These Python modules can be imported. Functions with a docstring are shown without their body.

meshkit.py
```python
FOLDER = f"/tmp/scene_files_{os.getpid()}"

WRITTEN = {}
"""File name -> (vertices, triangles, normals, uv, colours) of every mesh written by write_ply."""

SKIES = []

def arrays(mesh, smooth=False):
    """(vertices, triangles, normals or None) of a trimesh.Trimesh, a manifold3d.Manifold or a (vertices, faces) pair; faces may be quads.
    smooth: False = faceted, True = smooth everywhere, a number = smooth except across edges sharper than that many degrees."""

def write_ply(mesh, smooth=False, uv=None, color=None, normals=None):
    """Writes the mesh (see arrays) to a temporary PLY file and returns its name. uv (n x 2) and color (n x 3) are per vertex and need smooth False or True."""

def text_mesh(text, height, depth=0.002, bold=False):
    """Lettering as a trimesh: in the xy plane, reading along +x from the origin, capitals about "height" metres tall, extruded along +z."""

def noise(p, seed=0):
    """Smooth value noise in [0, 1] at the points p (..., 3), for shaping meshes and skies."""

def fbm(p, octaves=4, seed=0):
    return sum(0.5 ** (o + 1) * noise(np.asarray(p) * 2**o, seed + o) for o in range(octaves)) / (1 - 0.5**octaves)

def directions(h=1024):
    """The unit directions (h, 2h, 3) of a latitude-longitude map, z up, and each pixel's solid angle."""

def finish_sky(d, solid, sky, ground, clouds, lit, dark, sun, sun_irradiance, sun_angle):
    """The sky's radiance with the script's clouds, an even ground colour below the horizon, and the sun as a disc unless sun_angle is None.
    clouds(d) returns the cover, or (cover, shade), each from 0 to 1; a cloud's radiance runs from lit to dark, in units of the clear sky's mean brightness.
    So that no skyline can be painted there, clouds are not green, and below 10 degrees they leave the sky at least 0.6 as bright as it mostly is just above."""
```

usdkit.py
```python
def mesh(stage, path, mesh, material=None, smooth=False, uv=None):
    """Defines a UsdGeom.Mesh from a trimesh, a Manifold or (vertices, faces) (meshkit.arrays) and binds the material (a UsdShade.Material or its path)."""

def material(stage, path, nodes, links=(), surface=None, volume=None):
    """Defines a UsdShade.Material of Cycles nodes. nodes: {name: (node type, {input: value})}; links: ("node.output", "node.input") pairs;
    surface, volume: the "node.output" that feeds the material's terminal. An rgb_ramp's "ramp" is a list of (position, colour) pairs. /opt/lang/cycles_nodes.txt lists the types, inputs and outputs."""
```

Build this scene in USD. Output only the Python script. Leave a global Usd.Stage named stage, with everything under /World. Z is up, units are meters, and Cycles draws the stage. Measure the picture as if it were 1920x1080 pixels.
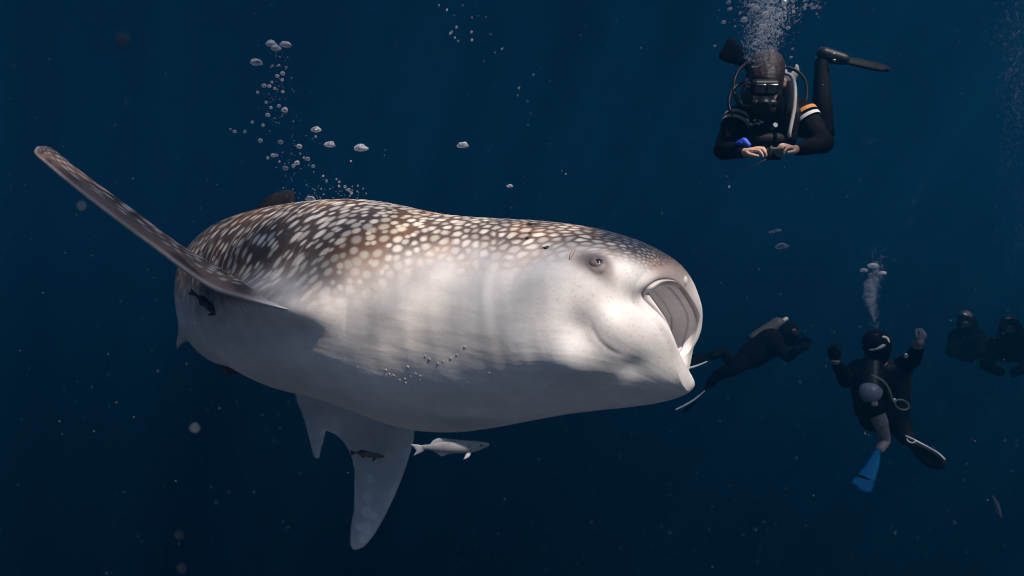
import math, random
import numpy as np, trimesh, manifold3d as m3, usdkit, meshkit
from scipy.interpolate import CubicSpline
from scipy.spatial import cKDTree, Delaunay
from pxr import Usd, UsdGeom, UsdLux, UsdShade, Gf, Sdf, Vt

# ---------------------------------------------------------------- stage, camera, sky, sun
stage = Usd.Stage.CreateInMemory()
UsdGeom.SetStageUpAxis(stage, 'Z'); UsdGeom.SetStageMetersPerUnit(stage, 1.0)
UsdGeom.Xform.Define(stage, '/World'); UsdGeom.Scope.Define(stage, '/World/Looks')
F = 1371.0                                                   # focal length in pixels of the 1920 px wide photograph
cam = UsdGeom.Camera.Define(stage, '/World/render_view')
cam.CreateHorizontalApertureAttr(36.0); cam.CreateVerticalApertureAttr(36.0 * 9 / 16); cam.CreateFocalLengthAttr(F / 1920 * 36.0)
cam.CreateFStopAttr(4.0); cam.CreateFocusDistanceAttr(3.5)
cam.CreateClippingRangeAttr(Gf.Vec2f(0.05, 2000.0))
cam.AddRotateXOp().Set(90.0)
EXPOSURE, SUN, DOME = 1.5, 0.90, 0.15
SCAT, ABSORB, G_WATER = (0.0004, 0.0060, 0.0128), (0.048, 0.042, 0.034), 0.6      # sea water, per metre
cam.CreateExposureAttr(EXPOSURE)
SUN_DIR = np.array([0.34, -0.50, 0.79]); SUN_DIR /= np.linalg.norm(SUN_DIR)
elev, rot = math.asin(SUN_DIR[2]), math.atan2(SUN_DIR[0], SUN_DIR[1])
dome = UsdLux.DomeLight.Define(stage, '/World/sky')
usdkit.material(stage, '/World/Looks/sky', {
    's': ('sky_texture', {'sky_type': 'single_scattering', 'sun_disc': False, 'sun_elevation': elev, 'sun_rotation': rot}),
    'b': ('background_shader', {'strength': DOME})}, [('s.color', 'b.color')], surface='b.background')
UsdShade.MaterialBindingAPI.Apply(dome.GetPrim()).Bind(UsdShade.Material.Get(stage, '/World/Looks/sky'))
sun = UsdLux.DistantLight.Define(stage, '/World/sun')
sun.CreateIntensityAttr(SUN); sun.CreateAngleAttr(0.8); sun.CreateNormalizeAttr(True); sun.CreateColorAttr(Gf.Vec3f(1.0, 0.90, 0.81))
_z = SUN_DIR; _x = np.cross([0, 1, 0], _z); _x /= np.linalg.norm(_x); _y = np.cross(_z, _x)
sun.AddTransformOp().Set(Gf.Matrix4d(*_x, 0, *_y, 0, *_z, 0, 0, 0, 0, 1))

# ---------------------------------------------------------------- helpers
used = {}
def numbered(base, parent='/World'):
    k = used.get((parent, base), 0); used[(parent, base)] = k + 1
    return f'{parent}/{base}' if k == 0 else f'{parent}/{base}_{k:03d}'
def tag(p, label=None, cat=None, group=None, kind=None):
    p = p.GetPrim() if hasattr(p, 'GetPrim') else p
    for k, v in (('label', label), ('category', cat), ('group', group), ('kind', kind)):
        if v: p.SetCustomDataByKey(k, v)
    return p
def obj(name, mesh, mat, parent='/World', smooth=40, color=None):
    parent = parent if isinstance(parent, str) else str(parent.GetPath())
    m = usdkit.mesh(stage, numbered(name, parent), mesh, L[mat] if isinstance(mat, str) else mat, smooth=smooth)
    if color is not None:
        pv = UsdGeom.PrimvarsAPI(m).CreatePrimvar('tint', Sdf.ValueTypeNames.Color3fArray, 'vertex')
        pv.Set(Vt.Vec3fArray.FromNumpy(np.asarray(color, np.float32)))
    return m.GetPrim()
def thing(name, label, cat, loc=(0, 0, 0), group=None):
    x = UsdGeom.Xform.Define(stage, numbered(name)); x.AddTranslateOp().Set(Gf.Vec3d(*map(float, loc)))
    return tag(x, label, cat, group)
def P(u, v, d): return np.array([(u - 960) / F * d, d, -(v - 540) / F * d])
def nrm(v):
    v = np.asarray(v, float); return v / np.maximum(np.linalg.norm(v, axis=-1, keepdims=True), 1e-9)
def sstep(x, a, b):
    t = np.clip((x - a) / (b - a), 0, 1); return t * t * (3 - 2 * t)
def lerp(a, b, t): return np.asarray(a) * (1 - t[..., None]) + np.asarray(b) * t[..., None]
L = {}
def plain(name, color, rough=0.5, spec=0.4, noise=0.0, scale=20.0, **kw):
    n = {'p': ('principled_bsdf', {'base_color': color, 'roughness': rough, 'specular_ior_level': spec, **kw})}; l = []
    if noise:
        n['t'] = ('texture_coordinate', {}); n['n'] = ('noise_texture', {'scale': scale, 'detail': 4.0})
        lo, hi = [c * (1 - noise) for c in color], [min(1, c * (1 + noise)) for c in color]
        n['r'] = ('rgb_ramp', {'ramp': [(0.3, lo), (0.7, hi)]})
        n['b'] = ('bump', {'strength': 0.15, 'distance': 0.01})
        l = [('t.object', 'n.vector'), ('n.fac', 'r.fac'), ('r.color', 'p.base_color'), ('n.fac', 'b.height'), ('b.normal', 'p.normal')]
    L[name] = usdkit.material(stage, f'/World/Looks/{name}', n, l, surface='p.BSDF'); return L[name]

# ---------------------------------------------------------------- water
DX, DY, EX, EY = 0.15, 1.4, 0.45, 2.15                                            # phase of the ripples
SURF, SHELF_Z, SHELF_Y = 6.0, 6.5, 4.0
box = trimesh.creation.box(bounds=[[-390, -290, -44], [390, 490, SURF - 0.03]])
L['water'] = usdkit.material(stage, '/World/Looks/water', {'v': ('volume_coefficients', {
    'scatter_coeffs': SCAT, 'absorption_coeffs': ABSORB, 'anisotropy': G_WATER})}, volume='v.volume')
tag(obj('water', box, 'water', smooth=False), 'clear deep blue sea water filling the whole scene', 'water', kind='structure')
gx = np.linspace(-400, 400, 241); X, Y = np.meshgrid(gx, gx + 100)
Z = SURF + 0.06 * (meshkit.fbm(np.stack([X * 0.5, Y * 0.5, X * 0], -1), 4, 3) - 0.5)
n = len(gx); idx = np.arange(n * n).reshape(n, n)
quads = np.stack([idx[:-1, :-1], idx[:-1, 1:], idx[1:, 1:], idx[1:, :-1]], -1).reshape(-1, 4)
L['water_surface'] = usdkit.material(stage, '/World/Looks/water_surface', {
    'g': ('geometry', {}), 'm1': ('mapping', {'rotation': (0.0, 0.0, 0.61), 'scale': (1.0, 1.0, 0.0)}), 'm2': ('mapping', {'scale': (1.9, 0.50, 0.0), 'location': (DX, DY, 0.0)}),
    'n': ('noise_texture', {'scale': 1.0, 'detail': 2.0, 'distortion': 0.5}), 'm3': ('mapping', {'scale': (1.0, 1.0, 0.0), 'location': (EX, EY, 0.0)}), 'n3': ('noise_texture', {'scale': 0.8, 'detail': 1.0}),
    'r': ('rgb_ramp', {'ramp': [(0.38, (0.25, 0.26, 0.27)), (0.55, (1, 1, 1))]}), 'r3': ('rgb_ramp', {'ramp': [(0.40, (0.08, 0.09, 0.10)), (0.50, (1, 1, 1))]}), 'mul': ('mix_color', {'blend_type': 'multiply', 'fac': 1.0}),
    't': ('transparent_bsdf', {}), 's': ('glossy_bsdf', {'roughness': 0.05, 'color': (0.9, 0.9, 0.9)}), 'f': ('fresnel', {'IOR': 1.33}), 'x': ('mix_closure', {})},
    [('g.position', 'm1.vector'), ('m1.vector', 'm2.vector'), ('m2.vector', 'n.vector'), ('g.position', 'm3.vector'), ('m3.vector', 'n3.vector'), ('n.fac', 'r.fac'), ('n3.fac', 'r3.fac'), ('r.color', 'mul.a'), ('r3.color', 'mul.b'), ('mul.result', 't.color'), ('f.fac', 'x.fac'), ('t.BSDF', 'x.closure1'), ('s.BSDF', 'x.closure2')], surface='x.closure')
tag(obj('water_surface', (np.stack([X, Y, Z], -1).reshape(-1, 3), quads), 'water_surface', smooth=True), 'rippled sea surface high above the divers', 'water', kind='structure')

# the sea floor: a pale sandy shelf below and behind the camera that drops off into deep water beyond
gx = np.concatenate([np.linspace(-400, -42, 40), np.linspace(-40, 40, 81), np.linspace(42, 400, 40)]); gy = np.concatenate([np.linspace(-300, -32, 30), np.linspace(-30, 30, 121), np.linspace(32, 500, 50)])
X, Y = np.meshgrid(gx, gy); rim = SHELF_Y + 1.5 * (meshkit.fbm(np.stack([X * 0.15, X * 0, X * 0], -1), 2, 8) - 0.5)
Zb = -SHELF_Z - 36.0 * sstep(Y, rim, rim + 14) + 0.35 * (meshkit.fbm(np.stack([X * 0.4, Y * 0.4, X * 0], -1), 4, 9) - 0.5)
nx_, ny_ = len(gx), len(gy); idx = np.arange(nx_ * ny_).reshape(ny_, nx_); quads = np.stack([idx[:-1, :-1], idx[:-1, 1:], idx[1:, 1:], idx[1:, :-1]], -1).reshape(-1, 4)
plain('seabed', (0.22, 0.235, 0.255), 0.9, 0.1, 0.15, 0.1)
tag(obj('seabed', (np.stack([X, Y, Zb], -1).reshape(-1, 3), quads), 'seabed', smooth=True), 'pale sandy shelf that drops off into deep dark water', 'seabed', kind='structure')

# ---------------------------------------------------------------- whale shark
# ring stations from the tail to the gills: u, v and distance of the spine, half height above and below it, half width
ST = np.array([(446, 560, 9.3, 0.05, 0.05, 0.03), (446, 560, 8.9, 0.12, 0.12, 0.07),
      (444, 556, 8, 0.2, 0.2, 0.13), (429.215, 549.28, 7, 0.298, 0.294, 0.22),
      (434.193, 556.033, 6.1, 0.424, 0.356, 0.341), (447.572, 548.667, 5.35, 0.456, 0.532, 0.413),
      (498.248, 546.718, 4.75, 0.509, 0.502, 0.531), (585.425, 554.712, 4.3, 0.548, 0.559, 0.57),
      (692.346, 575.36, 3.98, 0.575, 0.534, 0.58), (820, 590, 3.76, 0.518, 0.588, 0.57),
      (950, 600, 3.58, 0.494, 0.515, 0.55), (1060, 600, 3.42, 0.457, 0.435, 0.52)])
GRV = {0:(1207,562,3.02),25:(1210,540,3.0),50:(1226,527,3.02),75:(1247,522,3.08),95:(1268,529,3.16),120:(1290,556,3.28),150:(1306,585,3.42),180:(1308,612,3.5),205:(1299,645,3.52),225:(1289,664,3.5),250: (1276, 690, 3.38),270: (1298, 711, 3.18),290:(1290,692,3.12),315:(1271,653,3.04),340:(1243,597,3.0)}
SNT = {0:(1190,575,2.99),25:(1190,540,2.97),50:(1209,513,3.0),75:(1240,494,3.1),95:(1268,492,3.2),120:(1295,520,3.34),150:(1312,560,3.48),180:(1316,590,3.58),205:(1312,622,3.62),225: (1297, 652, 3.6),250: (1288, 722, 3.42),270: (1297, 731, 3.22),290: (1287, 731, 3.07),315: (1263, 672, 3.0),340: (1230, 608, 2.97)}
HEAD = {0:(1120,575,2.9),25:(1125,510,2.92),50:(1150,472,3.02),75:(1185,451,3.2),95:(1210,456,3.38),120:(1246,480,3.6),150:(1268,530,3.76),180:(1275,590,3.84),205:(1278,640,3.82),225:(1280,680,3.76),250:(1265,725,3.58),270: (1245, 750, 3.35),290: (1215, 753, 3.14),315:(1165,705,2.97),340:(1130,640,2.9)}
INR = {0: (1217, 556, 3.05), 25: (1218, 548, 3.04), 50: (1232, 538, 3.06), 75: (1248, 534, 3.12), 95: (1266, 537, 3.2), 120: (1285, 557, 3.31), 150: (1300, 584, 3.44), 180: (1302, 612, 3.51), 205: (1294, 641, 3.53), 225: (1285, 660, 3.51), 250: (1272, 688, 3.4), 270: (1294, 708, 3.2), 290: (1288, 692, 3.14), 315: (1269, 654, 3.06), 340: (1242, 598, 3.03)}

def ring_from(d, ph):                                        # a closed ring through given points, at the angles ph
    a = np.array(sorted(d)); pts = np.array([P(*d[k]) for k in a])
    return CubicSpline(np.radians(np.append(a, 360)), np.vstack([pts, pts[:1]]), bc_type='periodic')(ph)

M, N = 640, 800
tt = np.linspace(0, 2 * np.pi, 4001); dens = 1 + 0.62 * np.cos(tt); cdf = np.concatenate([[0], np.cumsum((dens[1:] + dens[:-1]) / 2)]); cdf /= cdf[-1]
PH = np.interp(np.linspace(0, 1, M, endpoint=False), cdf, tt)          # 0 flank, 90 back, 270 belly; denser on the flank
spine = np.vstack([[P(*s[:3]) for s in ST], ring_from(HEAD, PH).mean(0)])
Ls = np.concatenate([[0], np.cumsum(np.linalg.norm(np.diff(spine, axis=0), axis=1))])
Tn = nrm(CubicSpline(Ls, spine)(Ls, 1))
ctrl = []
for k in range(len(ST)):
    t = Tn[k]; up = nrm(np.array([0, 0, 1.0]) - t * t[2]); sd = nrm(np.cross(up, t))
    if np.dot(sd, [0.3, -1, 0]) < 0: sd = -sd
    c, s = np.cos(PH), np.sin(PH); c, s = np.sign(c) * abs(c) ** 0.92, np.sign(s) * abs(s) ** 0.92
    ctrl.append(spine[k] + np.where(s > 0, ST[k, 3], ST[k, 4])[:, None] * s[:, None] * up + ST[k, 5] * c[:, None] * sd)
ctrl = np.array(ctrl + [ring_from(HEAD, PH), ring_from(SNT, PH)])
tk = np.concatenate([[0], np.cumsum(np.linalg.norm(np.diff(ctrl, axis=0), axis=2).mean(1))])
sl = tk[-1] * np.linspace(0, 1, N) ** 0.62
body = CubicSpline(tk, ctrl, axis=0)(sl)
A = np.repeat((sl[-1] - sl)[:, None], M, 1)                  # distance back from the snout
seg = np.linalg.norm(body - np.roll(body, -1, axis=1), axis=2); cum = np.concatenate([np.zeros((N, 1)), np.cumsum(seg, 1)[:, :-1]], 1); tot = seg.sum(1)
G = cum[:, [np.argmin(abs(PH - np.pi / 2))]] - cum           # distance from the middle of the back, down the near flank
G = np.where(PH[None] > np.radians(270), G + tot[:, None], G)
def grid_normals(g):
    du = np.gradient(g, axis=0); dv = np.roll(g, -1, axis=1) - np.roll(g, 1, axis=1)
    return nrm(np.cross(dv, du))
NB = grid_normals(body)
if np.sum(NB[N // 2] * (body[N // 2] - body[N // 2].mean(0))) < 0: NB = -NB
def project(p): return np.stack([960 + F * p[..., 0] / p[..., 1], 540 - F * p[..., 2] / p[..., 1]], -1)
QB = project(body)
def on_whale(u, v):                                          # the point of the near side where the line of sight of a place meets the skin
    d = np.hypot(QB[..., 0] - u, QB[..., 1] - v) + np.where((NB * body).sum(-1) < 0, 0, 1e4)
    i = np.unravel_index(d.argmin(), d.shape); return i
def blob(u, v, r): i = on_whale(u, v); return np.exp(-((body - body[i]) ** 2).sum(-1) / r ** 2)
def crease(pts, width):                                      # 1 along a line over the skin, falling off to its sides
    q = np.array([body[on_whale(*p)] for p in pts]); tq = np.linspace(0, 1, len(q)); fine = CubicSpline(tq, q)(np.linspace(0, 1, 900))
    d, k = cKDTree(fine).query(body.reshape(-1, 3)); ends = np.sin(np.pi * k / 899.0)
    return (np.exp(-(d / width) ** 2) * ends).reshape(N, M)
def fb(x, y, z, o=4, seed=0): return meshkit.fbm(np.stack([x, y, z], -1), o, seed)
near = sstep(np.cos(PH), -0.3, 0.2)[None]
eye_i = on_whale(1119, 493); eye_at = body[eye_i]; eye_n = NB[eye_i]
da, dg = A - A[eye_i], G - G[eye_i]
disp = 0.016 * np.exp(-((da + 0.01) / 0.075) ** 2 - (dg / 0.055) ** 2) * near
disp -= 0.010 * np.exp(-((da - 0.06) / 0.05) ** 2 - ((dg - 0.01) / 0.03) ** 2) * near
disp -= 0.030 * blob(1088, 618, 0.085) + 0.018 * blob(1190, 690, 0.06)
disp += 0.030 * blob(1150, 612, 0.085) + 0.020 * blob(1075, 680, 0.10)
root = crease([(400, 552), (450, 556), (500, 562), (560, 575), (650, 592)], 0.085)
disp += 0.11 * root
cr = crease([(1106, 590), (1116, 625), (1136, 648), (1168, 668)], 0.008)
disp -= 0.003 * cr
folds = fb(A * 5.2 + 0.5 * G, G * 0.8, A * 0, 3, 4) - 0.5
disp += 0.022 * folds * sstep(A, 0.25, 0.5) * (1 - sstep(A, 1.3, 1.7)) * sstep(G, 0.42, 0.6) * (1 - sstep(G, 0.95, 1.2)) * near
disp += 0.003 * (fb(A * 1.1, G * 4.5, A * 0, 3, 14) - 0.5) * sstep(G, 0.8, 1.0) * sstep(A, 0.15, 0.4) * (1 - sstep(A, 2.4, 3.2))
disp += 0.002 * (fb(A * 4.0, G * 30, A * 0, 3, 24) - 0.5) * sstep(G, 0.6, 0.9) + 0.0014 * (fb(A * 14, G * 14, A * 0, 3, 5) - 0.5)
body = body + NB * disp[..., None]
QB = project(body)

# skin colours: pale spots and bars on brown above, white below
BROWN, SPOT, WHITE = np.array([0.082, 0.056, 0.046]), np.array([0.74, 0.67, 0.58]), np.array([0.74, 0.70, 0.665])
ca = np.array([0, 0.10, 0.30, 0.60, 1.2, 1.7, 2.3, 3, 5, 9]); cc = np.array([0.026, 0.034, 0.052, 0.060, 0.060, 0.056, 0.056, 0.06, 0.08, 0.10])
fa = np.linspace(0, 9, 2000); cellA = np.concatenate([[0], np.cumsum(1 / np.interp(fa, ca, cc))[:-1] * (fa[1] - fa[0])])
wob = 0.35 * (fb(A * 4, G * 4, A * 0, 2, 31) - 0.5), 0.35 * (fb(A * 4, G * 4, A * 0 + 5, 2, 32) - 0.5)
aspect = 1.0 + 1.2 * sstep(A, 1.5, 2.2)
xa = np.interp(A, fa, cellA) + wob[0]; xg = np.abs(G) / (np.interp(A, ca, cc) * aspect * 0.92) + wob[1]
rg = np.random.default_rng(7)
hx, hy = np.meshgrid(np.arange(-2, 170), np.arange(-2, 100)); hx = hx + 0.5 * (hy % 2)
seeds = np.stack([hx.ravel() + rg.uniform(-0.36, 0.36, hx.size), hy.ravel() * 0.87 + rg.uniform(-0.32, 0.32, hx.size)], 1)
dd, ii = cKDTree(seeds).query(np.stack([xa.ravel(), xg.ravel()], 1), k=2)
f1, f2 = dd[:, 0].reshape(N, M), dd[:, 1].reshape(N, M); size = rg.uniform(0.62, 1.36, len(seeds))[ii[:, 0]].reshape(N, M); tone = rg.uniform(0.55, 1.06, len(seeds))[ii[:, 0]].reshape(N, M)
net = sstep(f2 - f1, 0.08, 0.60)
dots = 1 - sstep(f1 / size, 0.20 - 0.08 * sstep(A, 1.6, 2.2), 0.47 - 0.14 * sstep(A, 1.5, 2.2))
bars = sstep(np.sin(2 * np.pi * (xa * 1.0 + 0.7 * (fb(A * 3, G * 2.2, A * 0, 3, 41) - 0.5) * 2.4)), 0.72, 0.97) * 0.75 * sstep(fb(A * 6, G * 3, A * 0, 2, 44), 0.42, 0.6)
toback = sstep(A + 0.35 * (0.45 - np.abs(G)), 0.75, 1.45)
mask = net * (1 - toback) + np.maximum(dots, bars * sstep(A, 1.5, 1.9)) * toback
gb = np.interp(A, [0, 0.05, 0.09, 0.21, 0.39, 0.53, 0.96, 1.17, 1.31, 1.57, 1.83, 2.2, 2.6, 4, 8], [0.20, 0.26, 0.30, 0.38, 0.43, 0.45, 0.49, 0.60, 0.70, 0.83, 0.90, 1.0, 1.0, 0.8, 0.3])
edge = gb - np.abs(G) + 0.10 * (fb(A * 7, G * 7, A * 0, 3, 51) - 0.5)
edge = edge - 0.35 * (1 - sstep(A, 0.0, 0.20)) * (1 - sstep(np.sin(PH), 0.45, 0.85))[None]
top = sstep(edge, -0.15, 0.11 + 0.16 * sstep(A, 0.9, 1.5))
deep = sstep(edge, -0.02, 0.13 + 0.17 * sstep(A, 0.9, 1.5))
ground = lerp(np.array([0.20, 0.13, 0.105]), BROWN, deep * (0.80 + 0.20 * toback))
warm = sstep(fb(A * 5, G * 5, A * 0, 3, 61), 0.5, 0.72)
ground = lerp(ground, ground * np.array([1.9, 1.45, 1.05]), 0.8 * warm)
spotc = SPOT * tone[..., None]; spotc = lerp(spotc, spotc * np.array([1.0, 0.86, 0.70]), 0.6 * warm)
dorsal = lerp(ground, spotc, mask)
white = WHITE * (0.86 + 0.26 * fb(A * 3 + 2 * G, G * 8, A * 0, 5, 71))[..., None] * (1 + (fb(A * 2.2, G * 2.2, A * 0, 4, 73) - 0.5)[..., None] * np.array([0.10, 0.0, -0.10]))
tint = lerp(white, dorsal, top)
snout = sstep(0.13 - np.hypot(A * 0.9, G * 0.75 - 0.02), 0.0, 0.11)
tint = lerp(tint, np.array([0.26, 0.17, 0.145]), 0.75 * snout * (1 - 0.5 * mask))
patch = np.exp(-(((da - 0.010) / 0.115) ** 2 + ((dg - 0.002) / 0.064) ** 2) ** 2) * near
tint = lerp(tint, np.array([0.13, 0.095, 0.085]), 0.92 * patch)
ring = np.exp(-((np.hypot(da, dg) - 0.047) / 0.008) ** 2) * near
tint = lerp(tint, np.array([0.09, 0.07, 0.07]), 0.7 * ring * sstep(dg, -0.04, 0.03))
speck = sstep(fb(A * 110, G * 110, A * 0, 2, 81), 0.70, 0.80) * (1 - sstep(A, 0.3, 0.6)) * (1 - top)
tint = lerp(tint, tint * 0.65, 0.5 * speck)
tint = lerp(tint, tint * 0.7, 0.4 * cr)
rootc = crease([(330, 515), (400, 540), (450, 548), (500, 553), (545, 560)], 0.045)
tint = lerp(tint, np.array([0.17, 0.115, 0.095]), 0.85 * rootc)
# lips and the inside of the mouth: rings carried on from the snout
grv, inr, snt = ring_from(GRV, PH), ring_from(INR, PH), body[-1]
heading = nrm(spine[-1] - spine[-2]); inward = -heading
wup = 0.5 + 0.5 * np.cos(PH - np.radians(75)); wlip = sstep(wup, 0.25, 0.6)[:, None]
rows, cols = [], []
def row(p, c, w=None): rows.append(p); cols.append(np.broadcast_to(c, (M, 3)) if w is None else np.asarray(c))
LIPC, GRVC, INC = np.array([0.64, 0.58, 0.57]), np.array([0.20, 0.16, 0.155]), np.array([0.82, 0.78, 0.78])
from scipy.ndimage import gaussian_filter1d
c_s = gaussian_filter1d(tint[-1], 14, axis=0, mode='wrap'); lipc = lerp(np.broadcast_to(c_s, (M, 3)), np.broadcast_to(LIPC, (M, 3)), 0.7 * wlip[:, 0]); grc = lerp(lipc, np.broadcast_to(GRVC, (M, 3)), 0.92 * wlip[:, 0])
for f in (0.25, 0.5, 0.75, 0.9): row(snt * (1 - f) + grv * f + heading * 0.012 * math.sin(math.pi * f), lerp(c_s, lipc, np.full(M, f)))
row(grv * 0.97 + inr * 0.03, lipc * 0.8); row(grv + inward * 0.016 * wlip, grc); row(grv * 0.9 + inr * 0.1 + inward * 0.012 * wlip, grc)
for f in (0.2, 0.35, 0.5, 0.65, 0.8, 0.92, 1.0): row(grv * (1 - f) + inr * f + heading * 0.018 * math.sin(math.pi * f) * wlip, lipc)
cen, hc = inr.mean(0), ring_from(HEAD, PH)

deep1 = cen + (inr - cen) * 1.04 + inward * 0.22; deep2 = cen + (inr - cen) * 1.0 + inward * 0.55; deep3 = cen + (inr - cen) * 0.35 + inward * 1.0
inner = CubicSpline([0, 1, 2, 3], np.array([inr, deep1, deep2, deep3]), axis=0)
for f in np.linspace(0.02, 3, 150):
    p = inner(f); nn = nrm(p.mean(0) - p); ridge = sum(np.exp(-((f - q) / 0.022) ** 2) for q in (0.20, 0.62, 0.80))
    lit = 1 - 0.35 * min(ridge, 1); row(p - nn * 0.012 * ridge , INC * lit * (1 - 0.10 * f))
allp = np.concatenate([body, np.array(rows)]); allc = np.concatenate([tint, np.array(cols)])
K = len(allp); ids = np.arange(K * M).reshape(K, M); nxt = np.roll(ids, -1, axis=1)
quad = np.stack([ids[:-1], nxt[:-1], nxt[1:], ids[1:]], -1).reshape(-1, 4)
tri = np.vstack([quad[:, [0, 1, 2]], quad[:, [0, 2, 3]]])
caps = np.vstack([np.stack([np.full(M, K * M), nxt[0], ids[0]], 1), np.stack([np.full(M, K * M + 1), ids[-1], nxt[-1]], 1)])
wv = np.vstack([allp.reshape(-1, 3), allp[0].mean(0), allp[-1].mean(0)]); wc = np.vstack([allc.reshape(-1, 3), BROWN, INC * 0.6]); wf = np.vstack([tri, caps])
tm = trimesh.Trimesh(wv, wf, process=False)
if tm.volume < 0: wf = wf[:, ::-1]
parts_v, parts_f, parts_c = [wv], [wf], [wc]
def add_part(v, f, c):
    f = np.asarray(f); f = f if f.shape[1] == 3 else np.vstack([f[:, [0, 1, 2]], f[:, [0, 2, 3]]])
    if trimesh.Trimesh(v, f, process=False).volume < 0: f = f[:, ::-1]
    parts_f.append(f + sum(len(x) for x in parts_v)); parts_v.append(np.asarray(v)); parts_c.append(np.asarray(c))

# the near pectoral fin, a lofted wing: leading and trailing edge from tip to root
LE = [(64, 282, 3.66), (72, 294, 3.64), (90, 309, 3.62), (126, 339, 3.58), (212, 406, 3.52), (284, 459, 3.48), (341, 502, 3.46), (399, 540, 3.48), (450, 557, -0.13), (490, 568, -0.045), (535, 579, -0.004), (580, 588, 0.03), (640, 598, 0.06)]
LE = [(u, v, d if d > 1 else body[on_whale(u, v)][1] + d) for u, v, d in LE]
TE = [(70, 274, 3.70), (84, 274, 3.78), (104, 283, 3.84), (150, 320, 3.88), (243, 389, 3.92), (315, 443, 3.94), (372, 480, 3.96), (430, 508, 3.96), (488, 522, 3.96), (530, 533, 3.96), (565, 543, 3.96), (600, 553, 3.96), (650, 575, 4.0)]
sp_t = np.linspace(0, 1, len(LE)); tf = np.linspace(0, 1, 260) ** 1.15
le, te = CubicSpline(sp_t, [P(*p) for p in LE])(tf), CubicSpline(sp_t, [P(*p) for p in TE])(tf)
nc = 64; th = np.linspace(0, 2 * np.pi, nc, endpoint=False); xc = 0.5 - 0.5 * np.cos(th); yc = np.sin(th) * (1 - 0.55 * xc) * np.sqrt(np.maximum(1e-6, 1))
spanv = nrm(np.gradient(le, axis=0)); chordv = te - le; upn = nrm(np.cross(spanv, chordv)); upn *= np.sign(upn[:, 2:3])
thick = np.interp(tf, [0, 0.03, 0.1, 0.5, 0.72, 0.86, 1], [0.004, 0.016, 0.022, 0.032, 0.036, 0.018, 0.004])
fin = le[:, None] + chordv[:, None] * xc[None, :, None] + upn[:, None] * (thick[:, None] * yc[None])[..., None]
dist = np.linalg.norm(np.diff(le, axis=0), axis=1).sum() * (tf - 1)
S_, X_ = np.meshgrid(tf * 1.75, xc, indexing='ij'); upper = (yc > -0.05)[None] & np.ones_like(S_, bool)
sx, sy = S_ / 0.075 + 0.5 * (fb(S_ * 6, X_ * 4, S_ * 0, 2, 91) - 0.5), X_ / 0.15
hx, hy = np.meshgrid(np.arange(-1, 26), np.arange(-1, 11)); hx = hx + 0.5 * (hy % 2)
sd_ = np.stack([hx.ravel() + rg.uniform(-0.3, 0.3, hx.size), hy.ravel() + rg.uniform(-0.2, 0.2, hx.size)], 1)
d1 = cKDTree(sd_).query(np.stack([sx.ravel(), sy.ravel()], 1))[0].reshape(S_.shape)
fm = (1 - sstep(d1, 0.14, 0.34)) * sstep(X_, 0.12, 0.4) * (0.35 + 0.65 * (1 - sstep(S_, 1.0, 1.4)))
mott = fb(S_ * 7, X_ * 3, S_ * 0, 4, 95)
fc = lerp(np.array([0.055, 0.032, 0.024]), np.array([0.20, 0.118, 0.084]), sstep(mott, 0.38, 0.68)); fc = lerp(fc, SPOT, 0.9 * fm)
fc = lerp(fc, np.array([0.42, 0.33, 0.29]), 0.75 * np.exp(-(X_ / 0.035) ** 2)); fc = lerp(fc, np.array([0.42, 0.34, 0.30]), 0.7 * (1 - sstep(S_, 0.0, 0.14)))
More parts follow.
